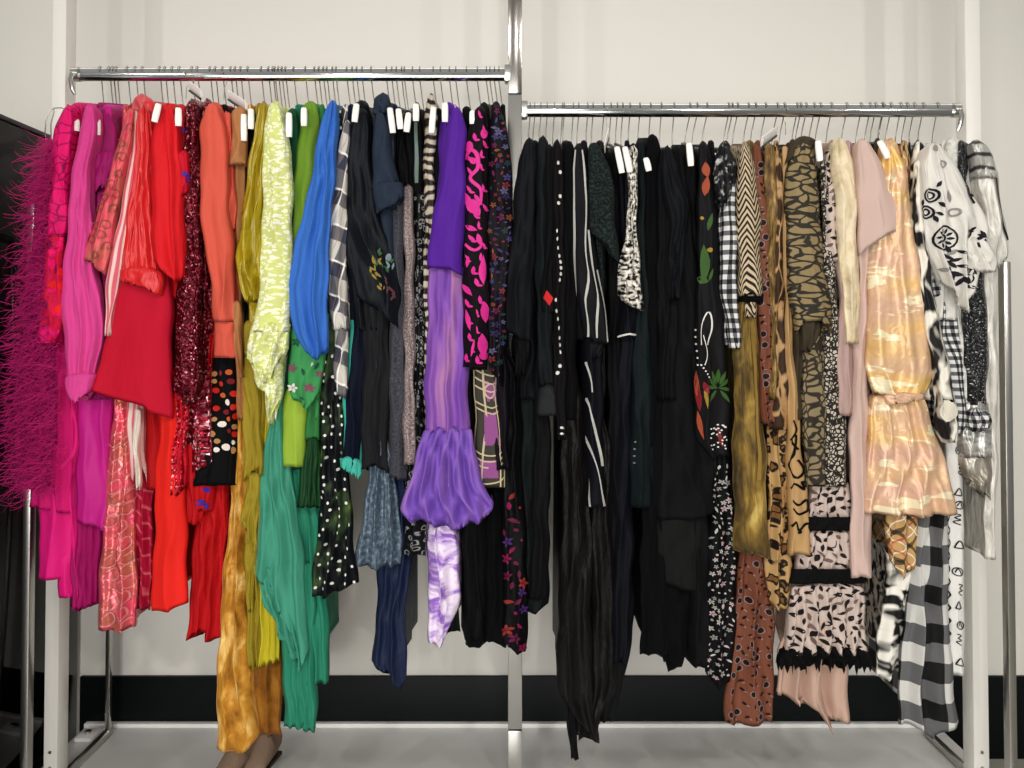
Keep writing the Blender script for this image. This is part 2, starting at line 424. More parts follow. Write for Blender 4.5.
def scat(ol, n, mind, seed=1, pad=1.5):
    """random points spread inside a cloth outline"""
    r = random.Random(seed); ys = [o[0] for o in ol]; out = []
    for _ in range(n*25):
        y = r.uniform(ys[0]+pad, ys[-1]-pad); a = np.interp(y, ys, [o[1] for o in ol])+pad; b_ = np.interp(y, ys, [o[2] for o in ol])-pad
        if b_ <= a: continue
        x = r.uniform(a, b_)
        if all((x-p)**2+(y-q)**2 > mind*mind for p, q in out): out.append((float(x), y))
        if len(out) >= n: break
    return out

# ================================================================ the setting
def simple(name, col, rough=.6, metal=0, spec=.5, fn=None, bump=0, coat=0):
    m = bpy.data.materials.new(name); m.use_nodes = True; b = NB(m); c = lin(col)
    p = b.b.inputs; p['Roughness'].default_value = rough; p['Metallic'].default_value = metal; p['Specular IOR Level'].default_value = spec
    p['Coat Weight'].default_value = coat
    b.set(p['Base Color'], fn(b, c) if fn else c)
    if bump:
        co = b.n('TexCoord').outputs['Object']; h = b.noise(co, 90, 3)
        b.set(p['Normal'], b.n('Bump', {'Height': h, 'Strength': bump, 'Distance': .002}).outputs[0])
    return m
def objnoise(scale, amt, sx=1, sy=1, sz=1):
    def f(b, c):
        v = b.n('Mapping', {'Vector': b.n('TexCoord').outputs['Object'], 'Scale': (sx, sy, sz)}).outputs[0]
        return b.mix(b.math('MULTIPLY', b.noise(v, scale, 4), amt), c, tuple(x*.8 for x in c))
    return f
m_wall = simple('wall_paint', (220, 216, 207), .55, fn=objnoise(3, .12), bump=.05)
m_black = simple('skirting_black', (6, 11, 11), .5, 0, .15)
m_plat = simple('platform_laminate', (242, 241, 238), .32, fn=objnoise(2.5, .25))
m_floor = simple('shop_floor', (150, 148, 138), .4, fn=objnoise(6, .4))
m_white = simple('white_lacquer', (232, 229, 220), .3)
m_edge = simple('platform_edge_white', (236, 234, 230), .3)
m_chrome = simple('chrome', (205, 206, 204), .10, 1)
m_chrome3 = simple('chrome_dark_reflection', (150, 146, 140), .16, 1)  # chrome coloured darker to paint the dark reflection on the upper post
m_chrome2 = simple('brushed_steel', (190, 188, 182), .28, 1)
m_wire = simple('hook_wire', (165, 161, 155), .25, 1)
m_glass = simple('dark_glass', (5, 2, 4), .03, 0, .10)
m_tip = simple('white_plastic', (240, 236, 228), .35)
m_wood = simple('hanger_black', (22, 20, 20), .4)

PZ = .12                     # platform top
def px_x(px, Y): return float(P(px, 400, Y)[0])
def px_z(py, Y): return float(P(512, py, Y)[1])
WALL = .32
zb = px_z(675, WALL); PZ = px_z(723, WALL)
b = Bld(); b.box(-3.2, 3.2, WALL, WALL+.1, -.05, 3.0, 0); tag(b.build('wall_back', m_wall, smooth=False), kind='structure')
b = Bld(); b.box(-1.285, 3.2, WALL-.012, WALL, PZ-.1, zb, .002); tag(b.build('baseboard_back', m_black), kind='structure')
b = Bld(); b.box(-3.2, 3.2, -2.6, WALL, PZ-.16, PZ-.10, 0); tag(b.build('floor', m_floor, smooth=False), kind='structure')
b = Bld(); b.box(-1.262, 1.262, -1.0, WALL-.012, PZ-.1, PZ, .003); tag(b.build('platform', m_plat), 'low pale grey display platform under both clothes rails', 'platform')
b = Bld(); b.box(-1.262, 1.262, WALL-.03, WALL-.012, PZ, PZ+.012, .002); tag(b.build('trim_1', m_edge), kind='structure')
# the dark glass partition at the left: its top edge runs away from the viewer
zt = px_z(150, WALL-.06)
pr = empty('glass_partition', (-1.30, -.3, PZ-.1), 'tall glossy black glass partition at the left edge behind the feather coat', 'partition')
b = Bld(); b.box(-.012, .012, -.42, .60, 0, zt-(PZ-.1), .001); b.build('pane', m_glass, pr)
b = Bld(); b.box(-.016, .016, -.42, .60, zt-(PZ-.1), zt-(PZ-.1)+.012, .002); b.build('edge_strip', m_wood, pr)

# posts of the wall rack
def post(x, y, z0, z1, wx, wy, m, label, name='rack_post', slots=True):
    t = empty(name, (x, y, z0), label, 'post')
    b = Bld(); b.box(-wx/2, wx/2, -wy/2, wy/2, 0, z1-z0, .003); b.build('upright', m, t)
    if slots:
        for zz in (.045, .085, z1-z0-.42, z1-z0-.32):
            b = Bld(); b.tube([(0, -wy/2-.0025, zz), (0, -wy/2+.001, zz)], .0042, 10); b.build('screw', m_chrome2, t)
    return t
xl_post, xr_post = px_x(58, .02), px_x(972, .02)
post(xl_post, .03, PZ, 2.62, .036, .05, m_white, 'white square rack post carrying the left end of the left rail')
post(xr_post+.005, .03, PZ, 2.62, .040, .05, m_white, 'white square rack post carrying the right end of the right rail')
# centre post: mirror-bright steel in three lengths
xc_post = px_x(515, 0)
t = empty('rack_post', (xc_post, 0, PZ), 'chrome square post standing between the two clothes rails', 'post')
zj1, zj2 = px_z(728, 0), px_z(95, 0)
for nm, a, c_, m in (('lower_section', PZ, zj1, m_chrome2), ('middle_section', zj1+.004, zj2-.004, m_chrome2), ('upper_section', zj2, 2.62, m_chrome3)):
    b = Bld(); b.box(-.018, .018, -.015, .015, a-PZ, c_-PZ, .002); b.build(nm, m, t)
for zz in (zj1+.002, zj2-.002):
    b = Bld(); b.box(-.0165, .0165, -.0135, .0135, zz-PZ-.003, zz-PZ+.003, .0005); b.build('joint', m_wood, t)
# top cross bar linking the posts (above the picture, its shadow falls on the wall)
b = Bld(); b.box(xl_post, xr_post+.005, .015, .045, 2.62, 2.65, .002); tag(b.build('cross_bar', m_white), 'white cross bar joining the tops of the rack posts', 'bar')

# side frames: chrome end frame at each side of the platform
def side_frame(x, ztop, label):
    t = empty('side_frame', (x, -.13, PZ), label, 'frame')
    b = Bld(); b.box(-.009, .009, -.012, .012, 0, ztop-PZ, .002); b.build('front_upright', m_chrome2, t)
    b = Bld(); b.box(-.007, .007, .37, .385, 0, ztop-PZ, .002); b.build('rear_upright', m_chrome2, t)
    b = Bld(); b.box(-.009, .009, .012, .37, 0, .02, .002); b.build('foot_rail', m_chrome2, t)
    b = Bld(); b.box(-.009, .009, .012, .37, ztop-PZ-.02, ztop-PZ, .002); b.build('top_rail', m_chrome2, t)
side_frame(px_x(31, -.13), px_z(205, -.13), 'slim chrome side frame at the left end of the platform')
side_frame(px_x(1006, -.13), px_z(262, -.13), 'slim chrome side frame at the right end beside the last sleeve')
# small white fixing plate with a hole
bx_, by_ = px_x(92, .24), .24
t = empty('fixing_plate', (bx_, by_, PZ), 'small white fixing plate with a bolt at the back left platform corner', 'plate')
b = Bld(); b.box(-.024, .024, -.03, .03, 0, .012, .003); b.build('plate', m_edge, t)
b = Bld(); b.tube([(0, 0, .010), (0, 0, .019)], .009, 12); b.build('bolt', m_chrome2, t)

# rails
def rail(x0, x1, py, side, label):
    z = px_z(py, 0); t = empty('clothes_rail', ((x0+x1)/2, 0, z), label, 'rail'); h = (x1-x0)/2
    b = Bld(); b.tube([(-h, 0, 0), (h, 0, 0)], .0175, 24, flat=(1.0, .55)); b.build('rail_tube', m_chrome, t)
    for s in (-1, 1):
        if s == side:
            b = Bld(); b.tube([(s*(h-.012), 0, 0), (s*(h+.006), 0, 0)], .0185, 16); b.build('end_flange', m_chrome2, t)
            b = Bld(); b.tube([(s*(h+.002), -.012, .004), (s*(h+.002), -.02, -.02), (s*(h-.004), -.022, -.045), (s*(h-.008), -.018, -.058)], [.005, .006, .006, .004], 8); b.build('end_hook', m_chrome2, t)
        else:
            b = Bld(); b.box(s*(h-.004)-.008, s*(h-.004)+.008, -.016, .016, -.022, .022, .003); b.build('end_clamp', m_chrome2, t)
    return z
# flat=(side,up): the tube is taller than deep
RZ = {}
RZ['L'] = rail(px_x(72, 0), px_x(509, 0), 74.5, -1, 'left chrome clothes rail carrying the pink to purple clothes')
RZ['R'] = rail(px_x(523, 0), px_x(960, 0), 110.5, 1, 'right chrome clothes rail carrying the black to white clothes')

# ---------------------------------------------------------------- hangers
YT = {'L': 104, 'R': 140}
HN = []
def hanger(hx, r, what, tip=None, white=False, dx=None):
    """bar hanger square to the wall; tip=(px,y0,y1,L) is a white arm end showing in front of the cloth"""
    yt = YT[r]; X = float(P(hx, yt, yfront(0))[0]); zs = float(P(hx, yt, yfront(0))[1]); zn = zs+.030
    t = empty('clothes_hanger', (X, 0, zn), what, 'hanger', 'clothes hangers on the left rail' if r == 'L' else 'clothes hangers on the right rail')
    lean = dx if dx is not None else (-.015 if r == 'L' else (.014 if hx > 700 else .003))
    zr = RZ[r]-zn
    pts = [(0, 0, .0)]
    pts += [(lean*.5, .004, zr*.45)]
    for k in range(9):
        a = -PI*.35 + (PI*1.25)*k/8
        pts.append((lean+.002, .0195*math.cos(a)*.75, zr+.001+.0195*math.sin(a)))
    b = Bld(); b.tube(pts, .0016, 6); b.build('hook', m_wire, t)
    # arms
    arm = [(0, y, .0-.045*(abs(y)/.19)**1.15-.008) for y in np.linspace(-.17, .17, 9)]
    b = Bld(); b.tube(arm, .0055, 8, flat=(.75, 1.2)); b.build('arm', m_wood, t)
    if tip:
        px, y0, y1, L = tip[:4]; sl = tip[4] if len(tip) > 4 else 0
        Y = yfront(L)
        def q(a, b_, yy): x_, z_ = P(a, b_, yy); return (float(x_)-X, yy, float(z_)-zn)
        b = Bld(); b.tube([(0, -.12, -.02), q(px, y0+3, Y+.06), q(px, y0+3, Y+.02)], .004, 8); b.build('arm_bar', m_wood, t)
        pts = [q(px, y0+4, Y+.018), q(px, y0+1.5, Y+.008), q(px, y0+2, Y), q(px+sl*.3, y0+(y1-y0)*.35, Y-.004), q(px+sl*.7, y0+(y1-y0)*.7, Y-.005), q(px+sl, y1, Y-.004)]
        b = Bld(); b.tube(pts, [.0050, .0062, .0070, .0076, .0078, .0070], 12, flat=(.92, .45)); b.build('arm_end', m_tip, t)
def pre(hx, r, lst, w=5, top=None):
    yt = top if top else YT[r]
    return [(yt, hx-w*.7, hx+w*.7), (yt+14, hx-w, hx+w), (max(yt+20, lst[0][0]-25), hx-w, hx+w)] + lst
_HSEEN = {}
def G(name, cat, label, hx, r, pieces, hl=None, tip=None, hang=True, group=None):
    """one garment and its hanger. pieces = [(part, material, outline, layer, options)]"""
    zt_ = float(P(hx, YT[r], yfront(0))[1]); X = float(P(hx, YT[r], yfront(0))[0])
    if len(pieces) == 1 and name:
        p_, m, ol, L, kw = pieces[0]; kw = dict(kw)
        o = cloth(name, m, ol, L, hx=hx, **kw); tag(o, label, cat, group)
    else:
        o = empty(name, (X, 0, zt_+.03), label, cat, group)
        for p_, m, ol, L, kw in pieces: cloth(p_, m, ol, L, hx=hx, parent=o, **kw)
    if hang: hanger(hx, r, hl or ('hanger holding the ' + ' '.join(label.split()[:13])), tip)
    return o
T = dict(kind='tube')

# ================================================================ left rail
HG = 'clothes hanging on the left rail'
# feather coat
m_fea = M('feather_magenta', (140, 10, 78), rough=.9, sheen=.3, wr=.8)
coat = G('feather_coat', 'coat', 'fuchsia ostrich feather coat at the far left end of the left rail', 60, 'L',
  [('body', m_fea, [(140, 44, 62), (200, 36, 66), (300, 24, 62), (400, 14, 62), (455, 14, 60), (490, 24, 54)], 1, {})],
  'wire hanger end bare at the far left of the left rail')
def feathers(parent, outline, L, n, m, seed=3):
    rs = random.Random(seed); V = []; Fc = []; off = Vector(parent.location) if parent.type == 'EMPTY' else Vector((0, 0, 0))
    ys = [o[0] for o in outline]
    for i in range(n):
        py = rs.uniform(ys[0], ys[-1]); a = np.interp(py, ys, [o[1] for o in outline]); b_ = np.interp(py, ys, [o[2] for o in outline])
        px = a + (b_-a)*rs.random(); x, z = P(px, py, yfront(L)); y = yfront(L)-rs.uniform(-.02, .012)
        p = Vector((float(x), y, float(z))); ang = rs.uniform(PI*.75, PI*1.55)
        d = Vector((math.cos(ang)*rs.uniform(.4, 1), rs.uniform(-.9, .1), math.sin(ang)*.8-.1)).normalized(); ln = rs.uniform(.015, .035) if i % 3 else rs.uniform(.05, .105)
        curl = rs.uniform(-2.2, .9)*(24 if i % 3 else 42); st = len(V); k = 9; wd = rs.uniform(.0004, .0008) if i % 3 else rs.uniform(.0007, .0013); side = Vector((0, 0, 1)).cross(d); side = side.normalized() if side.length > .01 else Vector((1, 0, 0))
        for j in range(k):
            t = j/(k-1); ww = wd*(1-.75*t)
            V += [p-off-side*0+Vector((0, 0, ww)), p-off-Vector((0, 0, ww)), p-off+Vector((ww, -ww, 0))]
            ax = Vector((.1, 1, .2)); 
            from mathutils import Matrix
            d = Matrix.Rotation(curl*ln/k*(.3+t*1.6), 3, 'Y') @ d; d.z -= .09; d.normalize(); p = p + d*(ln/k)
        for j in range(k-1):
            for q in range(3): Fc.append((st+3*j+q, st+3*j+(q+1) % 3, st+3*j+3+(q+1) % 3, st+3*j+3+q))
    return new_mesh('feather_trim', V, Fc, m, parent)
m_fea2 = M('feather_bright', (236, 48, 146), rough=.8, wr=0, trans=.3)
fe = feathers(coat if coat.type == 'EMPTY' else coat, [(138, 42, 60), (200, 30, 62), (300, 18, 60), (400, 6, 60), (455, 6, 58), (490, 18, 52)], 2.2, 3400, m_fea2)

hotpink = (226, 12, 106)
m_pinkdark = M('hot_pink_print', hotpink, cells((120, 8, 60), 26, .035, 1, 1.3, .02, wsc=20), rough=.7)
m_redpr = M('red_magenta_print', (205, 10, 60), spots([(225, 30, 25), (120, 5, 60), (235, 15, 100)], 34, .42, warp=.02), rough=.7)
G('blouse', 'blouse', 'hot pink blouse with dark scrollwork on a long sleeve, beside the feather coat', 70, 'L', [
  ('body', m_pinkdark, [(103, 66, 84), (125, 64, 82), (250, 58, 76), (330, 50, 74)], 1, {}),
  ('sleeve', m_pinkdark, [(105, 61, 76), (130, 53, 73), (170, 50, 70), (236, 46, 66)], 3, T),
  ('lower_sleeve', m_redpr, [(232, 46, 66), (290, 42, 64), (328, 38, 62), (342, 40, 58)], 2.9, T),
  ('cuff', m_pinkdark, [(325, 37, 62), (343, 40, 56)], 3.1, T)], 'hanger with white arm end in the hot pink scrollwork blouse', (76.5, 118, 131, 1.6))
m_mag = M('magenta_crepe', (212, 16, 110), rough=.75, wr=.35)
m_mag2 = M('magenta_satin_skirt', (225, 22, 122), rough=.6, wr=.3)
m_mag3 = M('deep_magenta_pleats', (160, 8, 92), rough=.7, wr=.3)
G('dress', 'dress', 'magenta crepe dress with a straight hem just below the feather coat', 78, 'L', [
  ('skirt', m_mag, pre(78, 'L', [(330, 46, 74), (420, 31, 74), (512, 28, 73)], 6), .6, dict(hem=[(0, 507), (1, 515)]))],
  'hanger carrying the magenta crepe dress', None)
G('trousers', 'trousers', 'bright fuchsia trousers with a front crease ending below the magenta crepe dress', 74, 'L', [
  ('leg', m_mag2, pre(74, 'L', [(480, 38, 74), (580, 37, 71)], 4), .2, dict(folds=(1.0, .006))),
  ('leg', m_mag2, pre(77, 'L', [(480, 62, 78), (598, 58, 80)], 3), -.3, dict(folds=(1.4, .006)))], 'hanger carrying the bright fuchsia trousers')
m_orch = M('orchid_jersey', (222, 68, 146), rough=.75, sheen=.2, wr=.4)
G('blouse', 'blouse', 'orchid pink long sleeved blouse with a gathered elastic cuff', 90, 'L', [
  ('body', m_orch, [(103, 82, 98), (125, 80, 97), (300, 78, 98), (340, 78, 100)], 1.4, {}),
  ('sleeve', m_orch, [(104, 84, 98), (130, 79, 97), (165, 73, 92), (200, 68, 90), (260, 64, 95), (320, 60, 103), (350, 64, 101), (378, 66, 95), (392, 70, 90)], 3.4, dict(kind='tube', folds=(3.2, .0045))),
  ('cuff', m_orch, [(372, 66, 97), (386, 64, 92), (399, 68, 84), (403, 72, 80)], 3.9, dict(kind='tube', folds=(8, .0025), hem=[(0, 400), (.4, 404), (1, 392)]))],
  'hanger carrying the orchid pink blouse')
m_vm = M('violet_magenta', (156, 14, 96), rough=.6, sheen=.2, wr=.5)
m_vm2 = M('violet_magenta_satin', (196, 28, 132), rough=.5, wr=.3)
G('dress', 'dress', 'violet magenta dress with ruffled short sleeve and a slanting two-tone satin skirt', 107, 'L', [
  ('bodice', m_vm, [(107, 90, 112), (125, 88, 118), (175, 88, 118), (240, 88, 112), (400, 80, 112)], 1.2, {}),
  ('sleeve', m_vm, [(150, 93, 120), (175, 90, 120), (192, 90, 117)], 2.3, dict(kind='tube', hem=[(0, 197), (.5, 186), (1, 178)], folds=(3, .004), marks=[])),
  ('skirt', m_vm2, pre(107, 'L', [(380, 76, 112), (440, 77, 112), (520, 76, 110)], 6), .9, dict(hem=[(0, 522), (1, 533)], folds=(1.4, .004)))],
  'hanger with long white arm end in the violet magenta dress', (97.5, 118, 135, 2.2))
G('skirt', 'skirt', 'deep magenta pleated skirt showing lowest behind the two-tone satin skirt', 99, 'L', [
  ('skirt', m_mag3, pre(99, 'L', [(400, 72, 108), (520, 70, 103), (610, 68, 98)], 4), -.2, dict(folds=(5, .006), hem=[(0, 607), (.3, 612), (1, 604)]))], 'hanger carrying the deep magenta pleated skirt')
m_rose = M('rose_brocade', (204, 70, 88), stack(blotch([(190, 52, 78), (212, 80, 92), (196, 92, 88), (176, 104, 84)], 20, 1, .8, .05)), rough=.45, metal=.2, wr=.8)
m_rosem = M('rose_gold_brocade', (226, 82, 108), blotch([(214, 60, 100), (232, 96, 116), (200, 104, 92), (176, 120, 84)], 16, 1.2, .7, .05), rough=.3, metal=.5, wr=1.3, wscale=20, aniso=(1.2, .9))
m_rosed = M('ruby_brocade', (165, 15, 50), stripes((200, 90, 100), 34, .12, 1, .04, 18, rot=.8), rough=.45, metal=.2, wr=.6)
G('jacket', 'jacket', 'rose pink paisley brocade jacket with a wide flared sleeve', 132, 'L', [
  ('body', m_rose, [(97, 134, 143), (110, 130, 145), (180, 124, 146), (300, 112, 140)], 1.5, {}),
  ('collar', m_rose, [(94, 136, 146), (104, 133, 154), (112, 134, 156)], 2.1, dict(kind='tube')),
  ('sleeve', m_rose, [(108, 124, 138), (130, 121, 134), (150, 117, 129), (180, 107, 124), (210, 96, 118), (240, 87, 112), (262, 82, 107)], 4, dict(kind='tube', hem=[(0, 259), (.45, 264), (1, 276)], folds=(1.6, .004), marks=[(M('paisley_line', (150, 84, 70), rough=.5), [c_ for x, y in scat([(125, 122, 134), (180, 108, 123), (210, 97, 117), (258, 84, 106)], 20, 10, 3) for c_ in (curve([(x-4, y+3), (x-2, y-4), (x+3, y-4), (x+4, y+1), (x, y+3), (x-1, y)], .55),)])]))], None)
G('trousers', 'trousers', 'rose gold quilted brocade trousers hanging below the crimson flared skirt', 126, 'L', [
  ('leg', m_rosem, pre(126, 'L', [(400, 112, 128), (450, 108, 133), (500, 103, 134), (560, 100, 137), (632, 97, 137)], 4), 1.0, dict(folds=(2.0, .006), hem=[(0, 630), (.5, 634), (1, 626)], marks=[(M('brocade_highlight', (246, 150, 150), rough=.3, metal=.4), [curve([(x, y), (x+7, y-5), (x+9, y+3), (x+3, y+9), (x-3, y+6)], .7) for x, y in scat([(405, 113, 124), (450, 109, 126), (500, 106, 127), (625, 102, 128)], 34, 11, 5)])])),  # pale curves paint the zigzag highlights on the brocade
  ('leg', m_rosed, pre(131, 'L', [(420, 124, 156), (500, 130, 154), (610, 134, 152)], 3), .1, dict(folds=(2, .005)))], 'hanger carrying the rose gold brocade trousers')
m_pst = M('pink_cream_stripe', (232, 205, 195), stripes((205, 88, 105), 62, .5, 0, .003), rough=.6, wr=.4)
m_cream = M('cream_ribbon', (240, 226, 212), rough=.6)
G('blouse', 'blouse', 'pink and cream vertically striped blouse with hanging ribbon ties', 140, 'L', [
  ('sleeve', m_pst, [(110, 129, 140), (150, 131, 141), (200, 122, 135), (250, 110, 127), (300, 105, 118), (336, 103, 112)], 3.4, T),
  ('body', m_pst, [(105, 134, 144), (150, 132, 142), (400, 126, 144), (462, 126, 146), (486, 128, 145)], 1.3, dict(hem=[(0, 478), (.4, 482), (.6, 455), (1, 488)])),
  ('ribbon', m_cream, [(408, 134, 141), (450, 133, 140), (490, 136, 139)], 1.9, T)], None)
m_redsat = M('coral_red_satin', (226, 36, 40), rough=.38, wr=.9, wscale=22, spec=.4)
m_red = M('bright_red_crepe', (222, 22, 32), rough=.7, wr=.35)
m_crim = M('crimson_wool', (196, 12, 44), rough=.8, wr=.2)
G('blouse', 'blouse', 'coral red satin blouse with a full sleeve gathered into a wide cuff', 148, 'L', [
  ('body', m_redsat, [(98, 138, 158), (120, 136, 156), (300, 134, 156)], 2, {}),
  ('sleeve', m_redsat, [(106, 135, 153), (150, 135, 152), (200, 128, 153), (240, 122, 155), (262, 119, 160), (278, 119, 164)], 4.2, dict(kind='tube', folds=(4, .006), hem=[(0, 272), (1, 284)])),
  ('cuff', m_redsat, [(266, 120, 162), (285, 117, 164), (292, 119, 163)], 4.7, dict(kind='tube', folds=(1.5, .002), hem=[(0, 280), (1, 296)]))], None)
G('dress', 'dress', 'bright red dress with a puffed sleeve over a flared crimson skirt', 168, 'L', [
  ('bodice', m_red, [(103, 155, 182), (150, 152, 182), (300, 120, 178)], 2.4, {}),
  ('sleeve', m_red, [(105, 156, 178), (150, 151, 180), (200, 149, 183), (240, 150, 185), (262, 154, 184), (280, 164, 181)], 5, dict(kind='tube', folds=(2.2, .006), hem=[(0, 262), (.5, 284), (1, 278)])),
  ('skirt', m_crim, [(262, 132, 168), (285, 118, 170), (330, 107, 171), (370, 97, 171), (392, 91, 171), (418, 88, 171)], 3.6, dict(kind='tube', depth=.06, hem=[(0, 391), (.5, 405), (1, 419)], folds=(1.1, .004)))],
  'hanger with curved white arm end in the bright red dress', (158.5, 103, 122, 5.4, -4))
m_redor = M('vermilion_crepe', (238, 34, 24), rough=.7, wr=.2)
G('trousers', 'trousers', 'vermilion wide leg trousers hanging below the crimson skirt', 162, 'L', [
  ('leg', m_redor, pre(162, 'L', [(380, 164, 180), (415, 160, 182), (480, 155, 185), (560, 152, 187), (608, 151, 188)], 4), 1.8, dict(folds=(1.0, .004), hem=[(0, 612), (.5, 612), (1, 603)])),
  ('leg', M('deep_red_lining', (170, 8, 14), rough=.7), pre(165, 'L', [(400, 140, 168), (490, 142, 168)], 3), .6, {})], 'hanger carrying the vermilion trousers')
m_purple = M('purple_trim', (80, 50, 160), rough=.6)
m_crs = M('scarlet_crepe', (206, 14, 40), rough=.7)
G('blouse', 'blouse', 'scarlet blouse edged with purple ruffle, right of the bright red dress', 182, 'L', [
  ('body', m_crs, [(104, 174, 188), (130, 176, 188), (195, 178, 188), (400, 178, 188)], 3.0, dict(marks=[(m_purple, [curve([(176, 127), (182, 131), (188, 127)], 2.2)])])),
  ('sleeve', m_crs, [(150, 177, 188), (172, 175, 189), (195, 178, 188)], 4.4, dict(kind='tube', hem=[(0, 180), (.5, 198), (1, 192)], marks=[(m_purple, [curve([(176, 178), (179, 173), (186, 175), (188, 182)], 2)])])),
  ('tail', m_crs, [(380, 170, 187), (450, 172, 186), (486, 176, 186)], 1.9, T)], 'hanger with white arm end in the scarlet purple-edged blouse', (178.5, 107, 126, 5.1))
m_seq = sequin('burgundy_sequins', (96, 10, 28), 300, (235, 150, 160), .07)
m_seq2 = sequin('rose_burgundy_sequins', (130, 18, 40), 230, (245, 190, 195), .13)
m_seq3 = sequin('scarlet_sequins', (175, 14, 36), 260, (250, 150, 160), .10)
G('dress', 'dress', 'burgundy sequinned dress with long glittering sleeves', 196, 'L', [
  ('body', m_seq2, [(99, 188, 202), (150, 186, 204), (300, 188, 212), (400, 187, 212), (470, 189, 219)], 1.6, dict(hem=[(0, 474), (1, 462)])),
  ('sleeve', m_seq, [(99, 184, 200), (150, 182, 200), (250, 180, 203), (330, 174, 202), (385, 172, 201), (404, 178, 196)], 3.6, dict(kind='tube', hem=[(0, 392), (.6, 407), (1, 396)])),
  ('sleeve', m_seq, [(99, 199, 216), (150, 198, 212), (250, 200, 210), (310, 203, 212)], 2.6, T)], None)
G('blouse', 'blouse', 'scarlet sequinned blouse tail hanging under the crimson skirt', 188, 'L', [
  ('body', m_seq3, pre(188, 'L', [(400, 172, 190), (440, 169, 187), (494, 167, 185)], 3), 2.0, dict(folds=(4, .006), hem=[(0, 490), (.5, 498), (1, 488)]))], 'hanger carrying the scarlet sequinned blouse')
m_deepred = M('deep_red_georgette', (190, 10, 18), rough=.65, wr=.4)
m_blueprint = M('cobalt_motif', (60, 40, 150), rough=.6)
G('dress', 'dress', 'deep red maxi dress with a swinging wavy hem', 205, 'L', [
  ('skirt', m_deepred, pre(205, 'L', [(480, 195, 232), (560, 192, 226), (600, 189, 224), (640, 187, 221)], 5), .2, dict(folds=(3, .009), hem=[(0, 641), (.35, 632), (.7, 643), (1, 636)])),
  ('overskirt', m_deepred, [(440, 183, 212), (500, 184, 206), (525, 186, 202)], .9, dict(kind='tube', folds=(2, .005)))], 'hanger carrying the deep red maxi dress')
G('blouse', 'blouse', 'red blouse with a cobalt motif at its hem, under the black dotted skirt', 210, 'L', [
  ('body', m_deepred, pre(210, 'L', [(470, 190, 218), (512, 192, 214)], 3), 1.0, dict(marks=[(m_blueprint, [dot(200, 503, 5, asp=.6), dot(206, 506, 4, asp=.7), dot(206, 490, 5, asp=.5)])]))], 'hanger carrying the red blouse with cobalt motif')
m_coral = M('coral_crepe', (222, 92, 72), rough=.75, wr=.3)
G('blazer', 'blazer', 'coral orange blazer with long sleeve and deep turned cuff', 216, 'L', [
  ('body', m_coral, [(102, 204, 224), (130, 208, 232), (200, 214, 233), (280, 222, 238), (330, 220, 238)], 2.6, {}),
  ('lapel', m_coral, [(112, 222, 231), (150, 224, 234), (230, 226, 236)], 3.0, T),
  ('sleeve', m_coral, [(103, 202, 222), (130, 199, 226), (180, 199, 229), (240, 203, 232), (290, 210, 234), (322, 213, 236)], 4.2, dict(kind='tube', folds=(1.2, .005))),
  ('cuff', m_coral, [(316, 214, 236), (340, 213, 236), (358, 213, 236)], 3.8, dict(kind='tube', folds=(1, .002)))], None)
rs = random.Random(5)
dm = {c: M('dot_'+n, c, rough=.6) for n, c in (('white', (238, 228, 215)), ('red', (196, 32, 24)), ('orange', (205, 92, 40)), ('tan', (178, 130, 80)), ('maroon', (120, 20, 30)))}
dk = list(dm); mk = {c: [] for c in dk}; pts_ = []
for k in range(400):
    x, y = rs.uniform(214, 236), rs.uniform(370, 452)
    if all((x-a)**2+(y-b_)**2 > 52 for a, b_ in pts_): pts_.append((x, y)); mk[rs.choice(dk)].append(dot(x, y, rs.uniform(2.4, 3.7)))
m_blk = M('black_crepe', (9, 9, 11), rough=.8, wr=.3)
G('skirt', 'skirt', 'black skirt scattered with red, orange and white dots under the coral blazer', 224, 'L', [
  ('skirt', m_blk, pre(224, 'L', [(350, 212, 237), (400, 211, 237), (452, 209, 238), (480, 206, 238)], 5), 1.9, dict(folds=(1, .003), hem=[(0, 486), (1, 485)], marks=[(dm[c], v) for c, v in mk.items()])),
  ('hem_band', m_blk, [(452, 192, 226), (486, 190, 222)], 1.4, dict(kind='tube'))], 'hanger carrying the black dotted skirt')
m_camel = M('camel_knit', (184, 124, 76), rough=.85, wr=.3, weave=500)
G('dress', 'dress', 'camel tan short sleeved dress with a loosely tied belt end', 239, 'L', [
  ('body', m_camel, [(106, 232, 247), (160, 231, 246), (250, 231, 246), (310, 232, 242), (420, 238, 246)], 2.2, {}),
  ('sleeve', m_camel, [(107, 231, 247), (135, 230, 247), (164, 228, 246)], 3.4, dict(kind='tube', hem=[(0, 166), (1, 164)])),
  ('belt', m_camel, [(300, 231, 240), (325, 230, 241), (332, 233, 240), (378, 238, 244)], 3.4, T)], None)
m_dk = M('black_satin', (14, 13, 15), rough=.5, wr=.4)
for hx, tp, lb in ((247, (244, 113, 141, 3.2), 'narrow black satin camisole between camel dress and mustard blouse'), (252, (251, 108, 129, 3.4), 'slim black satin slip tucked against the mustard blouse')):
    G('camisole', 'top', lb, hx, 'L', [('body', m_dk, [(112, hx-4, hx+4), (160, hx-4, hx+5), (330, hx-5, hx+4)], 1.8, {})], None, tp)
m_must = M('mustard_satin', (180, 156, 22), rough=.3, wr=1.6, wscale=13, spec=.5, aniso=(1.3, .8))
m_must2 = M('olive_mustard_crepe', (160, 138, 36), rough=.65, wr=.4)
m_yel = M('chartreuse_pleats', (205, 190, 40), rough=.6, wr=.3)
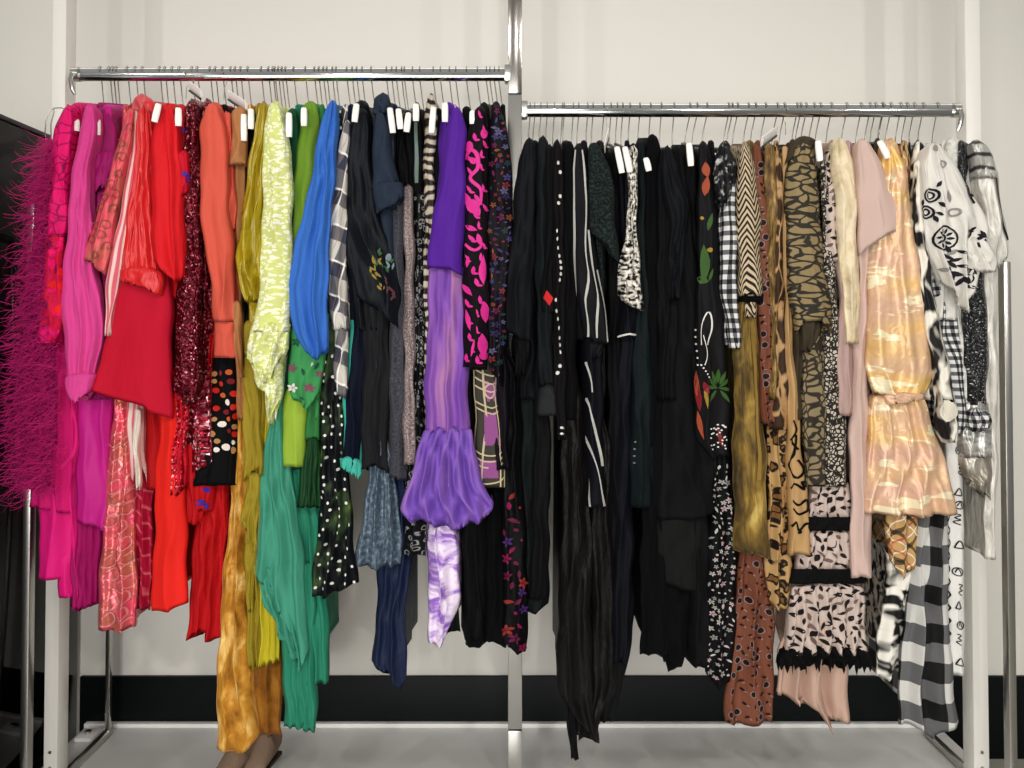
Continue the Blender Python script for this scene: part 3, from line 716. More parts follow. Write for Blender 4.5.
G('blouse', 'blouse', 'mustard satin blouse with a full sleeve gathered at the elbow', 262, 'L', [
  ('body', m_must, [(102, 256, 270), (150, 254, 270), (330, 246, 268)], 2.5, {}),
  ('sleeve', m_must, [(102, 257, 271), (140, 253, 269), (180, 246, 264), (215, 239, 262), (260, 236, 266), (285, 240, 264), (302, 246, 260)], 4.3, dict(kind='tube', folds=(2.2, .013)))], None)
G('dress', 'dress', 'olive mustard draped dress with a cascading handkerchief side', 258, 'L', [
  ('skirt', m_must2, pre(258, 'L', [(300, 243, 266), (400, 242, 268), (474, 243, 262), (520, 245, 262), (560, 246, 262), (668, 248, 262)], 4), 1.5, dict(folds=(3, .008))),
  ('drape', m_must2, [(320, 241, 258), (400, 241, 262), (476, 244, 263)], 2.4, dict(kind='tube', folds=(2.5, .007), hem=[(0, 482), (.5, 470), (1, 477)])),
  ('drape', m_must2, [(470, 245, 262), (520, 241, 260), (560, 246, 256)], 2.0, dict(kind='tube', folds=(2, .006), hem=[(0, 520), (.5, 545), (1, 562)])),
  ('drape', m_must2, [(540, 243, 260), (588, 246, 256), (612, 248, 254)], 1.7, dict(kind='tube', folds=(2, .006)))], 'hanger carrying the olive mustard draped dress')
G('skirt', 'skirt', 'chartreuse yellow pleated skirt beneath the olive drape', 266, 'L', [
  ('skirt', m_yel, pre(266, 'L', [(420, 256, 274), (560, 250, 278), (668, 248, 281)], 4), 1.0, dict(folds=(5, .007), hem=[(0, 671), (1, 661)]))], 'hanger carrying the chartreuse pleated skirt')
m_vel = M('gold_velvet', (168, 112, 30), stack(blotch([(120, 72, 18), (186, 128, 40), (238, 200, 120)], 26, 1.6, .5, .04)), rough=.55, sheen=.7, wr=.9, wscale=24, aniso=(1.8, .7))  # palest blotch colour paints the whitish highlights of the velvet
m_vel2 = M('gold_velvet_shaded', (120, 72, 14), blotch([(88, 48, 10), (135, 84, 20), (160, 110, 40)], 22, 1.5, .5), rough=.55, sheen=.4, wr=.7)  # same gold velvet, shade of the rear leg put into darker colours
G('trousers', 'trousers', 'gold crushed velvet wide leg trousers reaching nearly to the platform', 254, 'L', [
  ('leg', m_vel, pre(250, 'L', [(380, 238, 245), (470, 232, 248), (560, 225, 247), (600, 221, 246), (650, 218, 249), (700, 217, 253), (735, 216, 257), (752, 217, 258)], 3), 1.25, dict(folds=(1.6, .006), hem=[(0, 749), (.4, 756), (.75, 750), (1, 738)])),
  ('leg', m_vel2, pre(258, 'L', [(600, 248, 280), (660, 250, 281), (736, 257, 282)], 3), .0, dict(folds=(1.6, .006)))], 'hanger carrying the gold velvet trousers')
m_lem = M('lemon_tweed', (214, 218, 138), stack(spots([(236, 238, 210), (206, 214, 120), (236, 236, 200)], 150, .55, warp=.01, sx=.55)), rough=.85, wr=.5, weave=260)
G('jacket', 'jacket', 'lemon and white lace tweed jacket with a ruffled zigzag hem', 275, 'L', [
  ('body', m_lem, [(101, 266, 285), (150, 264, 290), (300, 262, 293), (380, 264, 284), (425, 266, 274)], 2.8, {}),
  ('sleeve', m_lem, [(102, 265, 282), (125, 264, 286), (150, 263, 290), (200, 261, 292), (280, 260, 292), (310, 255, 292), (332, 250, 290)], 5, dict(kind='tube', folds=(1.1, .004))),
  ('ruffle', m_lem, [(322, 253, 291), (345, 246, 289), (362, 246, 284), (385, 252, 279)], 5.2, dict(kind='tube', folds=(2.4, .010), hem=[(0, 356), (.25, 374), (.45, 384), (.7, 376), (1, 345)])),
  ('ruffle', m_lem, [(360, 250, 284), (395, 257, 280), (410, 262, 275)], 4.6, dict(kind='tube', folds=(2.2, .008), hem=[(0, 380), (.4, 400), (.8, 426), (1, 405)]))], None)
m_dg = M('bottle_green', (18, 78, 52), rough=.7)
m_ol = M('leaf_green_knit', (112, 150, 44), rough=.8, wr=.3)
m_em = M('emerald_print', (40, 150, 90), spots([(30, 95, 60), (150, 170, 90), (20, 60, 45)], 50, .4, warp=.02), rough=.6)
G('dress', 'dress', 'bottle green sleeveless dress beside the lemon tweed jacket', 288, 'L', [('body', m_dg, [(108, 284, 300), (170, 284, 303), (330, 286, 300), (470, 290, 300)], 2.0, {})], None, (289, 112, 137, 5.2))
G('top', 'top', 'leaf green knitted tank top with scooped armhole', 303, 'L', [
  ('body', m_ol, [(101, 298, 322), (130, 300, 320), (165, 296, 317), (185, 291, 314), (230, 291, 308), (290, 291, 303), (345, 292, 303)], 3.1, dict(folds=(1.6, .004)))], None, (304, 107, 126, 4.2))
G('dress', 'dress', 'emerald dress with dark mottled print behind the cobalt sleeve', 312, 'L', [
  ('body', m_em, [(103, 306, 322), (150, 306, 322), (200, 302, 316), (345, 298, 312)], 2.4, {})], None)
m_blue = M('cobalt_jersey', (56, 112, 200), rough=.7, wr=.3, sheen=.15)
G('blouse', 'blouse', 'cobalt blue blouse with a long balloon sleeve', 334, 'L', [
  ('body', m_blue, [(100, 326, 340), (130, 324, 338), (330, 312, 330)], 2.4, {}),
  ('sleeve', m_blue, [(101, 325, 340), (130, 319, 338), (170, 311, 334), (220, 302, 331), (255, 293, 328), (285, 286, 327), (310, 288, 328), (335, 296, 328), (350, 304, 328), (358, 308, 326)], 5.4, dict(kind='tube', folds=(2.6, .007), hem=[(0, 352), (.4, 361), (1, 350)]))],
  None)
m_gf = M('green_floral_ground', (62, 150, 84), rough=.65, wr=.3)
m_petw, m_petp, m_petd = M('petal_white', (235, 225, 220), rough=.6), M('petal_plum', (140, 70, 100), rough=.6), M('leaf_dark', (30, 80, 60), rough=.6)
G('shirt', 'shirt', 'green shirt with scattered flowers on a sleeve below the cobalt sleeve', 318, 'L', [
  ('body', m_gf, [(104, 312, 324), (200, 306, 320), (420, 304, 320)], 1.9, {}),
  ('sleeve', m_gf, [(310, 298, 330), (330, 289, 327), (370, 288, 325), (390, 289, 320), (408, 296, 314)], 4.0, dict(kind='tube', hem=[(0, 400), (.3, 403), (.6, 411), (1, 392)], folds=(1.5, .004),
    marks=[(m_petw, flower(293, 388, 5)+flower(312, 364, 2.5)), (m_petp, flower(293, 368, 5)+flower(310, 388, 5)+flower(320, 374, 4)), (m_petd, [leaf(303, 372, 9, 1.6, 60), leaf(318, 366, 8, 1.5, 110), leaf(302, 398, 7, 1.4, 20)]+flower(296, 342, 5))]))], 'hanger carrying the green floral shirt')
m_lime = M('lime_crepe', (158, 190, 60), rough=.75, wr=.2)
G('skirt', 'skirt', 'plain lime green straight skirt with a level hem', 308, 'L', [
  ('skirt', m_lime, pre(308, 'L', [(390, 284, 306), (467, 281, 305)], 3), 2.8, dict(folds=(.8, .002)))], 'hanger carrying the lime green straight skirt')
m_fg = M('forest_green_pleats', (28, 74, 34), stripes((12, 40, 20), 80, .4), rough=.6, wr=.4)
m_mg = M('mid_green_crepe', (50, 120, 62), rough=.7)
G('dress', 'dress', 'green dress with a forest green pleated flounce beside the lime skirt', 322, 'L', [
  ('body', m_mg, pre(322, 'L', [(395, 304, 320), (440, 304, 319)], 3), 2.2, {}),
  ('flounce', m_fg, [(436, 306, 319), (470, 301, 321), (508, 296, 323)], 2.4, dict(kind='tube', folds=(3.4, .006)))], 'hanger carrying the green pleated flounce dress')
m_teal = M('teal_chiffon', (74, 164, 136), rough=.6, wr=.35, trans=.15)
m_teal2 = M('teal_pleats', (42, 134, 104), rough=.6, wr=.3)
G('dress', 'dress', 'long teal chiffon dress with a cascading diagonal ruffle', 298, 'L', [
  ('skirt', m_teal2, pre(298, 'L', [(380, 276, 300), (500, 280, 322), (600, 282, 328), (684, 282, 329)], 4), .6, dict(folds=(5, .006), hem=[(0, 684), (1, 684)])),
  ('pleated_panel', m_teal2, [(560, 280, 314), (640, 282, 316), (730, 283, 316)], 1.2, dict(kind='tube', folds=(4, .005), hem=[(0, 727), (1, 733)])),
  ('overlay', m_teal, [(330, 276, 288), (400, 271, 285), (450, 264, 288), (500, 259, 296), (550, 254, 302), (580, 254, 306), (655, 262, 308)], 2.2, dict(kind='tube', folds=(2.6, .007), hem=[(0, 574), (.3, 590), (.6, 630), (.85, 668), (1, 650)])),
  ('ruffle', m_teal, [(566, 254, 284), (590, 262, 290), (620, 266, 296), (660, 276, 302), (676, 284, 300)], 1.9, dict(kind='tube', folds=(3.6, .010), hem=[(0, 600), (.3, 632), (.6, 660), (1, 678)]))],
  'hanger carrying the long teal chiffon dress')
m_pl = M('navy_tan_plaid', (206, 200, 190), plaid([(0, 15, .40, (34, 38, 62), .78, 0), (1, 13, .40, (34, 38, 62), .78, 0), (0, 15, .06, (235, 230, 220), .9, .038), (1, 13, .06, (235, 230, 220), .9, .045), (0, 30, .05, (150, 108, 76), .6, .012)], rot=.3), rough=.8)
G('shirt', 'shirt', 'navy, white and tan checked flannel shirt right of the cobalt blouse', 345, 'L', [
  ('body', m_pl, [(104, 340, 352), (150, 336, 352), (340, 332, 350)], 2.2, {}),
  ('sleeve', m_pl, [(120, 342, 353), (150, 337, 351), (180, 331, 349), (230, 327, 348), (275, 325, 347), (300, 329, 348), (330, 333, 348)], 3.9, dict(kind='tube', folds=(1.2, .005))),
  ('cuff', m_pl, [(325, 334, 348), (360, 334, 347), (398, 336, 347)], 3.6, dict(kind='tube', hem=[(0, 394), (1, 400)]))], None)
m_ph = M('black_dotted_garden', (14, 15, 18), stack(blotch([(10, 11, 14), (12, 13, 16), (14, 17, 20), (56, 74, 44), (112, 128, 52)], 12, 1, .8, .06, 3)), rough=.6, wr=.4)
m_wdot = M('ivory_dot', (238, 236, 226), rough=.6)
G('dress', 'dress', 'black dress with white dots and green garden print flaring at the hem', 340, 'L', [
  ('body', m_ph, [(106, 334, 344), (160, 330, 344), (330, 322, 346), (400, 319, 342), (415, 320, 343)], 2.6, dict(marks=[(m_wdot, [dot(x, y, 1.3, 8, 1.3) for x, y in scat([(110, 335, 343), (330, 323, 345), (412, 321, 341)], 60, 6, 5)])])),
  ('skirt', m_ph, [(400, 321, 343), (450, 320, 346), (500, 319, 350), (550, 315, 355), (596, 312, 359)], 2.8, dict(kind='tube', folds=(2.4, .009), marks=[(m_wdot, [dot(x, y, 1.25, 8, 1.3) for x, y in scat([(402, 322, 342), (450, 322, 344), (500, 320, 348), (590, 314, 356)], 62, 7, 4)])], hem=[(0, 597), (.3, 598), (.6, 590), (1, 583)]))], None)
m_navy = M('navy_crepe', (18, 26, 48), rough=.75, wr=.3)
m_piping = M('aqua_piping', (70, 185, 165), rough=.7)
G('trousers', 'trousers', 'navy trousers with aqua side piping and a fringed aqua hem', 351, 'L', [
  ('leg', m_navy, pre(351, 'L', [(300, 352, 368), (330, 349, 366), (400, 343, 364), (468, 339, 361)], 4), 2.6, dict(folds=(1.2, .004), marks=[(m_piping, [curve([(352, 320), (350, 350), (346, 400), (341, 464)], 1.3), curve([(365, 380), (362, 420), (359, 466)], .8)])])),
  ('hem_fringe', m_piping, [(456, 338, 361), (470, 338, 362), (478, 342, 358)], 2.9, dict(kind='tube', jag=4, hem=[(0, 466), (.5, 474), (1, 480)], folds=(4, .003)))], 'hanger carrying the navy trousers with aqua piping')
m_nb = M('blue_black_silk', (20, 25, 32), rough=.5, wr=.45)
m_slate = M('slate_navy_linen', (40, 50, 66), rough=.8, wr=.4, weave=400)
m_char = M('charcoal_crepe', (40, 41, 44), rough=.85, wr=.35)
def sprig(pts, seed):
    r = random.Random(seed); return [leaf(x+r.uniform(-2.2, 2.2), y+r.uniform(-2.5, 2.5), r.uniform(4, 8), r.uniform(.7, 1.3), r.uniform(40, 130)) for x, y in pts for _ in range(3)]
emb = [(M('embroidery_gold', (150, 128, 56), rough=.5), sprig([(371, 268), (374, 276), (378, 286), (372, 260), (382, 262)], 1)),
       (M('embroidery_green', (60, 100, 62), rough=.5), sprig([(380, 252), (386, 268), (376, 262), (390, 258)], 2)),
       (M('embroidery_sky', (130, 148, 158), rough=.5), [dot(388, 257, 2.4, asp=1.6)]+sprig([(390, 266)], 3)),
       (M('embroidery_plum', (98, 56, 66), rough=.5), sprig([(386, 280), (389, 288), (393, 296), (387, 291)], 4))]
G('dress', 'dress', 'blue-black silk dress whose draped sleeve carries an embroidered bird and flowers', 361, 'L', [
  ('body', m_nb, [(100, 350, 373), (130, 346, 374), (230, 344, 378), (330, 352, 388)], 3.0, dict(folds=(2.6, .006))),
  ('sleeve', m_nb, [(108, 349, 372), (150, 347, 371), (200, 345, 376), (240, 345, 388), (270, 350, 397), (300, 357, 400), (326, 372, 400)], 4.1, dict(kind='tube', folds=(1.4, .006), hem=[(0, 296), (.4, 312), (1, 329)], marks=emb)),
  ('skirt', m_char, pre(361, 'L', [(300, 362, 390), (400, 362, 390), (468, 360, 388)], 5), 3.1, dict(folds=(2.4, .005), hem=[(0, 470), (.5, 466), (1, 474)]))],
  'hanger with white arm end in the blue-black silk dress', (356.5, 103, 122, 4.9, -2))
G('shirt', 'shirt', 'slate navy linen shirt with a wide short turned-up sleeve', 384, 'L', [
  ('body', m_slate, [(94, 375, 392), (106, 374, 390), (180, 374, 394), (300, 378, 394)], 3.3, {}),
  ('collar', m_slate, [(93, 376, 390), (106, 373, 392), (114, 374, 387)], 3.8, T),
  ('sleeve', m_slate, [(112, 373, 386), (140, 372, 390), (165, 371, 396), (185, 371, 400)], 5.0, dict(kind='tube', folds=(1, .004), hem=[(0, 190), (1, 182)])),
  ('cuff', m_slate, [(180, 372, 401), (198, 373, 403), (214, 375, 401)], 5.3, dict(kind='tube', folds=(1, .003), hem=[(0, 214), (.6, 205), (1, 196)]))], None)
m_hth = M('charcoal_heather', (54, 54, 60), blotch([(38, 38, 44), (62, 62, 68), (86, 86, 92)], 220, 1.6, .8, .002), rough=.9, wr=.4, weave=300)
m_glit = M('slate_glitter', (82, 98, 112), blotch([(52, 64, 78), (86, 102, 116), (140, 155, 165)], 160, 1.5, .6, .003), rough=.5, metal=.3, wr=.5)
m_grb = M('strap_sage', (110, 130, 120), rough=.6)
slips = [(389, (390, 107, 133, 4.2, 3), 'first'), (397, (398.5, 108, 129, 4.4, 2), 'second'), (405, (408.5, 112, 132, 4.3, -2), 'third'), (413, (416, 103, 121, 4.5, 0), 'fourth')]
G('dress', 'dress', 'charcoal heather knit dress with thin straps and level hem above the glitter skirt', 389, 'L', [
  ('body', m_hth, [(112, 387, 393), (185, 385, 396), (200, 388, 405), (470, 388, 408), (478, 388, 408)], 2.9, dict(hem=[(0, 476), (1, 482)]))], None, slips[0][1])
G('skirt', 'skirt', 'slate grey glitter flared skirt under the charcoal skirt', 378, 'L', [
  ('skirt', m_glit, pre(378, 'L', [(455, 372, 394), (500, 364, 398), (540, 358, 401), (568, 355, 403)], 3), 2.3, dict(folds=(2.6, .009), hem=[(0, 566), (.5, 570), (1, 564)]))], 'hanger carrying the slate glitter skirt')
m_nv2 = M('navy_silk', (28, 38, 66), rough=.5, wr=.4)
G('dress', 'dress', 'long navy silk dress with a pointed hem reaching the black skirting', 395, 'L', [
  ('skirt', m_nv2, pre(395, 'L', [(480, 384, 410), (560, 378, 411), (600, 376, 406), (650, 372, 406), (690, 374, 407)], 3), 1.2, dict(folds=(2.4, .008), hem=[(0, 662), (.4, 676), (.8, 691), (1, 676)]))], 'hanger carrying the long navy silk dress')
m_bk = M('black_jersey', (12, 12, 14), rough=.8, wr=.3)
m_tpe = M('silver_taupe_tweed', (120, 104, 102), blotch([(70, 58, 58), (128, 112, 110), (190, 175, 170)], 240, 1, .9, .002), rough=.55, metal=.25, wr=.2, weave=300)
m_sil = M('black_silver_lace', (16, 16, 18), rings((140, 140, 140), 75, .30, .42, .01), rough=.5, wr=.3)
G('dress', 'dress', 'narrow silver taupe tweed sheath with thin black straps', 398, 'L', [
  ('straps', m_bk, [(108, 394, 403), (150, 396, 404), (195, 401, 414)], 2.6, {}),
  ('body', m_tpe, [(185, 403, 413), (300, 404, 415), (465, 403, 415)], 3.2, dict(kind='tube', folds=(1, .003)))], None, slips[1][1])
G('dress', 'dress', 'black and silver chain lace dress hanging left of the purple chiffon', 407, 'L', [
  ('straps', m_bk, [(110, 404, 411), (185, 408, 416), (200, 412, 424)], 2.4, {}),
  ('body', m_sil, [(190, 413, 426), (300, 414, 425), (400, 411, 424), (480, 406, 424), (556, 402, 426)], 2.8, dict(kind='tube', depth=.06, folds=(1.4, .005)))], None, slips[2][1])
G('top', 'top', 'black strappy top with a sage green strap', 415, 'L', [
  ('body', m_bk, [(102, 411, 422), (150, 412, 423), (330, 414, 424), (440, 416, 424)], 2.5, dict(marks=[(m_grb, [curve([(416, 122), (416.5, 150), (417, 183)], 1.3)])]))], None, slips[3][1])
m_zs = M('cream_zebra_satin', (200, 186, 165), zebra((40, 34, 30), 42, .05, 14), rough=.35, wr=.5)
G('blouse', 'blouse', 'cream and black zebra satin blouse with thin shoulder', 430, 'L', [
  ('body', m_zs, [(93, 426, 436), (110, 424, 438), (180, 424, 434), (260, 424, 433), (440, 424, 434)], 3.0, {})], None, (433.5, 106, 133, 4.2, -2))
G('dress', 'dress', 'slim black jersey dress pressed between zebra blouse and purple sleeve', 438, 'L', [
  ('body', m_bk, [(108, 435, 442), (160, 433, 441), (420, 430, 440), (632, 446, 460)], 2.2, {})], None)
m_pur = M('royal_purple_crepe', (86, 34, 152), rough=.75, sheen=.2, wr=.2)
m_chf = M('lavender_chiffon', (150, 88, 190), blotch([(122, 74, 182), (158, 100, 196), (206, 144, 192)], 9, 2.2, .3, .02), rough=.6, wr=.3, trans=.3, aniso=(2.5, .3))
m_chf2 = M('violet_chiffon', (126, 76, 196), blotch([(122, 78, 190), (148, 104, 208), (190, 138, 204)], 8, 2.2, .3, .02), rough=.6, wr=.3, trans=.3, aniso=(2.5, .3))
G('dress', 'dress', 'purple dress with a plain royal purple sleeve and lavender chiffon flounce', 448, 'L', [
  ('bodice', m_pur, [(102, 440, 458), (130, 440, 460), (280, 432, 462)], 3.4, {}),
  ('sleeve', m_pur, [(107, 450, 464), (130, 446, 467), (170, 441, 466), (220, 433, 465), (250, 428, 464), (268, 426, 463)], 5, dict(kind='tube', folds=(1, .004), hem=[(0, 267), (.6, 270), (1, 276)])),
  ('skirt', m_chf, [(262, 429, 463), (300, 428, 465), (360, 425, 468), (432, 425, 470)], 4.2, dict(kind='tube', depth=.06, folds=(2.8, .007))),
  ('flounce', m_chf2, [(426, 425, 471), (450, 418, 476), (480, 409, 482), (498, 403, 490), (508, 400, 497), (526, 399, 500)], 4.4, dict(kind='tube', depth=.08, folds=(4.2, .014), smw=4, hem=[(0, 512), (.12, 522), (.3, 523), (.5, 531), (.75, 525), (.9, 515), (1, 500)]))],
  None, (445, 102, 122, 4.6))
m_lil = M('lilac_toile', (226, 205, 232), blotch([(240, 225, 240), (232, 215, 236), (150, 105, 190), (110, 70, 165)], 34, 1.2, .9, .05), rough=.45, wr=.6)
G('scarf', 'scarf', 'lilac and white toile silk scarf end below the violet flounce', 455, 'L', [
  ('body', m_lil, pre(455, 'L', [(500, 429, 452), (560, 427, 458), (600, 427, 461), (625, 428, 455), (648, 430, 446)], 3), 2.8, dict(folds=(1.4, .006), hem=[(0, 642), (.4, 649), (.7, 646), (1, 612)]))], 'hanger carrying the lilac toile scarf')
m_mv = M('magenta_velvet_floral', (26, 16, 24), spots([(225, 30, 150), (240, 60, 165), (190, 20, 120)], 26, .44, 1, 1, .62, .04), rough=.6, sheen=.2, wr=.4)
fm1 = M('burnout_pink', (228, 48, 150), rough=.5)
mk1 = [curve([(466, 160), (472, 150), (477, 155), (478, 168), (472, 178), (480, 190), (478, 205)], 1.6), dot(470, 147, 4, asp=1.5), dot(483, 134, 3.6, asp=1.4), leaf(474, 160, 14, 2.5, 20),
       leaf(468, 200, 16, 4, 80), leaf(474, 210, 14, 4, 60), dot(472, 206, 5.5, asp=1.3), leaf(470, 228, 12, 2.6, 25), leaf(478, 240, 14, 3, 70), curve([(466, 244), (474, 250), (480, 246)], 1.4),
       leaf(483, 270, 30, 4, 88), leaf(469, 262, 12, 2.6, 100), leaf(468, 290, 14, 2.6, 60), leaf(484, 312, 22, 3.6, 85), leaf(467, 320, 22, 2, 80), leaf(483, 345, 24, 4.2, 88), leaf(472, 348, 18, 2.4, 100), dot(484, 356, 4)]
mk1 += [l for x, y in scat([(112, 474, 487), (200, 467, 485), (300, 465, 486), (362, 464, 485)], 30, 10, 21) for l in (leaf(x, y, 9, 1.6, 70+20*math.sin(x*y)), leaf(x+2, y+3, 5, 1.3, 10))]
G('dress', 'dress', 'black velvet dress with large bright pink burnout flowers', 479, 'L', [
  ('body', M('black_plum_velvet', (24, 14, 22), rough=.7, sheen=.2), [(102, 476, 492), (200, 474, 492), (370, 466, 490)], 3.4, {}),
  ('sleeve', M('black_plum_velvet', (24, 14, 22)), [(106, 472, 489), (130, 468, 488), (200, 465, 487), (300, 463, 488), (340, 461, 488), (367, 462, 487)], 4.9, dict(kind='tube', folds=(1.1, .003), marks=[(fm1, mk1)]))], None, (472.5, 110, 124, 4.3))
G('dress', 'dress', 'slim black dress between purple sleeve and pink burnout velvet', 467, 'L', [('body', m_bk, [(106, 462, 471), (140, 463, 471), (480, 462, 474), (640, 466, 484)], 2.0, {})], None)
fl_cols = [(104, 34, 72), (66, 62, 110), (128, 70, 40), (36, 58, 54), (120, 40, 48), (96, 90, 124), (50, 44, 84)]
m_mf = M('black_multiflora', (22, 16, 26), rough=.6, wr=.3)
def garden(ol, n, mind, seed, cols, rr=(2.5, 5)):
    r = random.Random(seed); D = {}
    for x, y in scat(ol, n, mind, seed):
        c = r.choice(cols); k = r.random(); q = r.uniform(*rr)
        D.setdefault(c, []).extend(flower(x, y, q, 5, r.random()*6) if k < .5 else ([leaf(x, y, q*1.8, q*.35, r.uniform(0, 180))] if k < .8 else [dot(x, y, q*.35, 7)]))
    return [(M('bloom_%d_%d_%d' % c, c, rough=.6), v) for c, v in D.items()]
G('dress', 'dress', 'black dress with small multicolour flowers, last on the left rail', 498, 'L', [
  ('body', m_mf, [(101, 490, 502), (130, 489, 506), (300, 490, 508), (470, 496, 510)], 3.2, {}),
  ('sleeve', m_mf, [(104, 491, 502), (130, 488, 507), (165, 487, 512), (200, 487, 514), (300, 488, 508), (383, 490, 502)], 4.6, dict(marks=garden([(108, 492, 502), (165, 489, 511), (200, 489, 512), (300, 490, 506), (380, 491, 501)], 120, 5.4, 9, fl_cols, (1.8, 4.2)), kind='tube', folds=(1.2, .004), hem=[(0, 370), (1, 388)]))], None)
m_geo = M('plum_olive_ground', (62, 60, 50), rough=.6, wr=.15)
m_gcr, m_gpl = M('geometric_cream', (206, 188, 150), rough=.6), M('geometric_plum', (150, 80, 140), rough=.6)
gm = []; gp = []
for cy_, hgt in ((392, 16), (430, 26), (470, 14)):
    gp.append([(482, cy_-hgt*.7), (495, cy_-hgt*.7), (497, cy_+hgt*.6), (485, cy_+hgt*.6)])
for yy in (372, 380, 388, 404, 410, 452, 458, 464, 480):
    gm.append(curve([(476, yy-3), (483, yy+2), (490, yy+4), (497, yy+2), (503, yy-3)], .7))
for x0, x1 in ((475, 477), (482, 486), (495, 499), (501, 504)): gm.append(curve([(x0, 368), ((x0+x1)/2, 430), (x1, 487)], .7))
gm += [ringm(489, 391, 6, .8, asp=1.2)]
G('dress', 'dress', 'plum and olive sheath dress with cream geometric line print', 489, 'L', [
  ('skirt', m_geo, pre(489, 'L', [(350, 473, 500), (400, 474, 502), (488, 477, 507)], 4), 2.9, dict(folds=(.8, .002), marks=[(m_gpl, gp), (m_gcr, gm)]))], 'hanger carrying the geometric line print sheath')
m_bv = M('black_velvet', (7, 7, 9), rough=.9, sheen=.05, wr=.2)
G('trousers', 'trousers', 'black velvet trousers hanging below the geometric sheath', 493, 'L', [
  ('leg', m_bv, pre(493, 'L', [(470, 466, 488), (560, 467, 486), (640, 466, 484)], 3), 1.9, dict(hem=[(0, 645), (.5, 650), (1, 643)])),
  ('leg', m_bv, pre(496, 'L', [(470, 484, 508), (640, 484, 506)], 3), 1.4, dict(hem=[(0, 640), (1, 648)]))], 'hanger carrying the black velvet trousers')
m_bf = M('black_dark_rose', (10, 8, 12), rough=.6)
G('trousers', 'trousers', 'black trousers with dark roses ending beside the centre post', 503, 'L', [
  ('leg', m_bf, pre(503, 'L', [(370, 504, 520), (480, 501, 523), (570, 503, 528), (654, 504, 527)], 3), 2.5, dict(marks=garden([(490, 503, 520), (570, 505, 526), (652, 506, 525)], 38, 9, 11, [(130, 20, 70), (140, 44, 40), (70, 36, 100), (100, 24, 60)], (4, 6.5)), hem=[(0, 640), (.5, 655), (1, 652)]))], 'hanger carrying the dark rose trousers')

# ================================================================ right rail
m_b1 = M('black_wool_a', (24, 26, 31), rough=.75, wr=.35)
m_b2 = M('black_wool_b', (17, 18, 21), rough=.8, wr=.4)
m_b3 = M('black_green_crepe', (25, 31, 32), rough=.75, wr=.3)
m_b4 = M('black_warm_satin', (24, 22, 20), rough=.45, wr=.6)
m_b5 = M('black_navy_crepe', (14, 16, 26), rough=.7, wr=.3)
m_bcf = M('black_cuff', (46, 48, 49), rough=.7, wr=.2)
G('shirt', 'shirt', 'black shirt with a full long sleeve, first on the right rail', 530, 'R', [
  ('body', m_b1, [(140, 523, 538), (170, 522, 538), (400, 518, 536)], 2.4, {}),
  ('sleeve', m_b1, [(138, 522, 537), (160, 519, 537), (200, 514, 536), (260, 508, 534), (310, 503, 533), (332, 502, 531)], 4.6, dict(kind='tube', folds=(1.4, .005), hem=[(0, 330), (.6, 338), (1, 342)])),
  ('cuff_frill', m_b2, [(335, 513, 530), (355, 515, 528), (376, 516, 526)], 4.0, dict(kind='tube', folds=(3, .006)))], None)
m_white = M('white_print', (232, 228, 218), rough=.6)
m_redp = M('red_label', (205, 30, 36), rough=.6)
G('shirt', 'shirt', 'black long sleeved shirt with a stiff grey-black cuff', 542, 'R', [
  ('body', m_b2, [(137, 536, 551), (300, 536, 553), (600, 530, 548)], 2.3, {}),
  ('sleeve', m_b3, [(136, 536, 550), (160, 534, 551), (250, 534, 552), (330, 537, 553), (386, 539, 556)], 3.9, T),
  ('cuff', m_bcf, [(384, 538, 560), (400, 537, 560), (416, 536, 558)], 4.2, dict(kind='tube', folds=(.7, .002)))], None)
G('dress', 'dress', 'long charcoal green dress with a bare plain hem beside the centre post', 535, 'R', [
  ('skirt', m_b3, pre(535, 'R', [(330, 512, 540), (400, 514, 546), (470, 517, 549), (560, 523, 549), (612, 523, 548)], 4), 1.4, dict(hem=[(0, 613), (.5, 614), (1, 604)], folds=(1.3, .005)))], 'hanger carrying the long charcoal green dress')
G('top', 'top', 'short black top with a red patch on its sleeve end', 549, 'R', [
  ('sleeve', m_b2, [(145, 545, 554), (250, 543, 554), (312, 541, 553)], 4.2, dict(kind='tube', marks=[(m_redp, [dot(548, 298, 3.6, 4, 2.2)])]))], 'hanger carrying the short black top with red patch')
pd = [(557+2.2*math.sin(y/13.), y) for y in (163, 172, 196, 203, 231, 239, 248, 256, 262, 268, 274, 280, 300, 311, 319, 328, 338, 345, 352, 366, 373)]
G('shirt', 'shirt', 'black shirt with a wandering line of white pearl dots down the sleeve', 557, 'R', [
  ('sleeve', M('black_plum_crepe', (22, 16, 20), rough=.8), [(140, 551, 563), (200, 551, 564), (300, 552, 566), (400, 554, 566), (440, 557, 567)], 4.2, dict(kind='tube', marks=[(m_white, [dot(x+1.5, y, 1.2, 8, 1.7) for x, y in pd]+[dot(562, y, 1.3) for y in (428, 434)])]))], None)
G('jacket', 'jacket', 'black textured jacket between pearl-dotted shirt and pinstripe', 568, 'R', [
  ('body', M('black_boucle', (15, 15, 16), rough=.9, weave=160, wr=.4), [(141, 563, 576), (200, 562, 576), (420, 556, 578)], 3.2, {})], None)
m_pin = M('black_pinstripe_ground', (24, 25, 30), rough=.7, wr=.2)
m_wst = M('stripe_grey_white', (196, 194, 186), rough=.7)
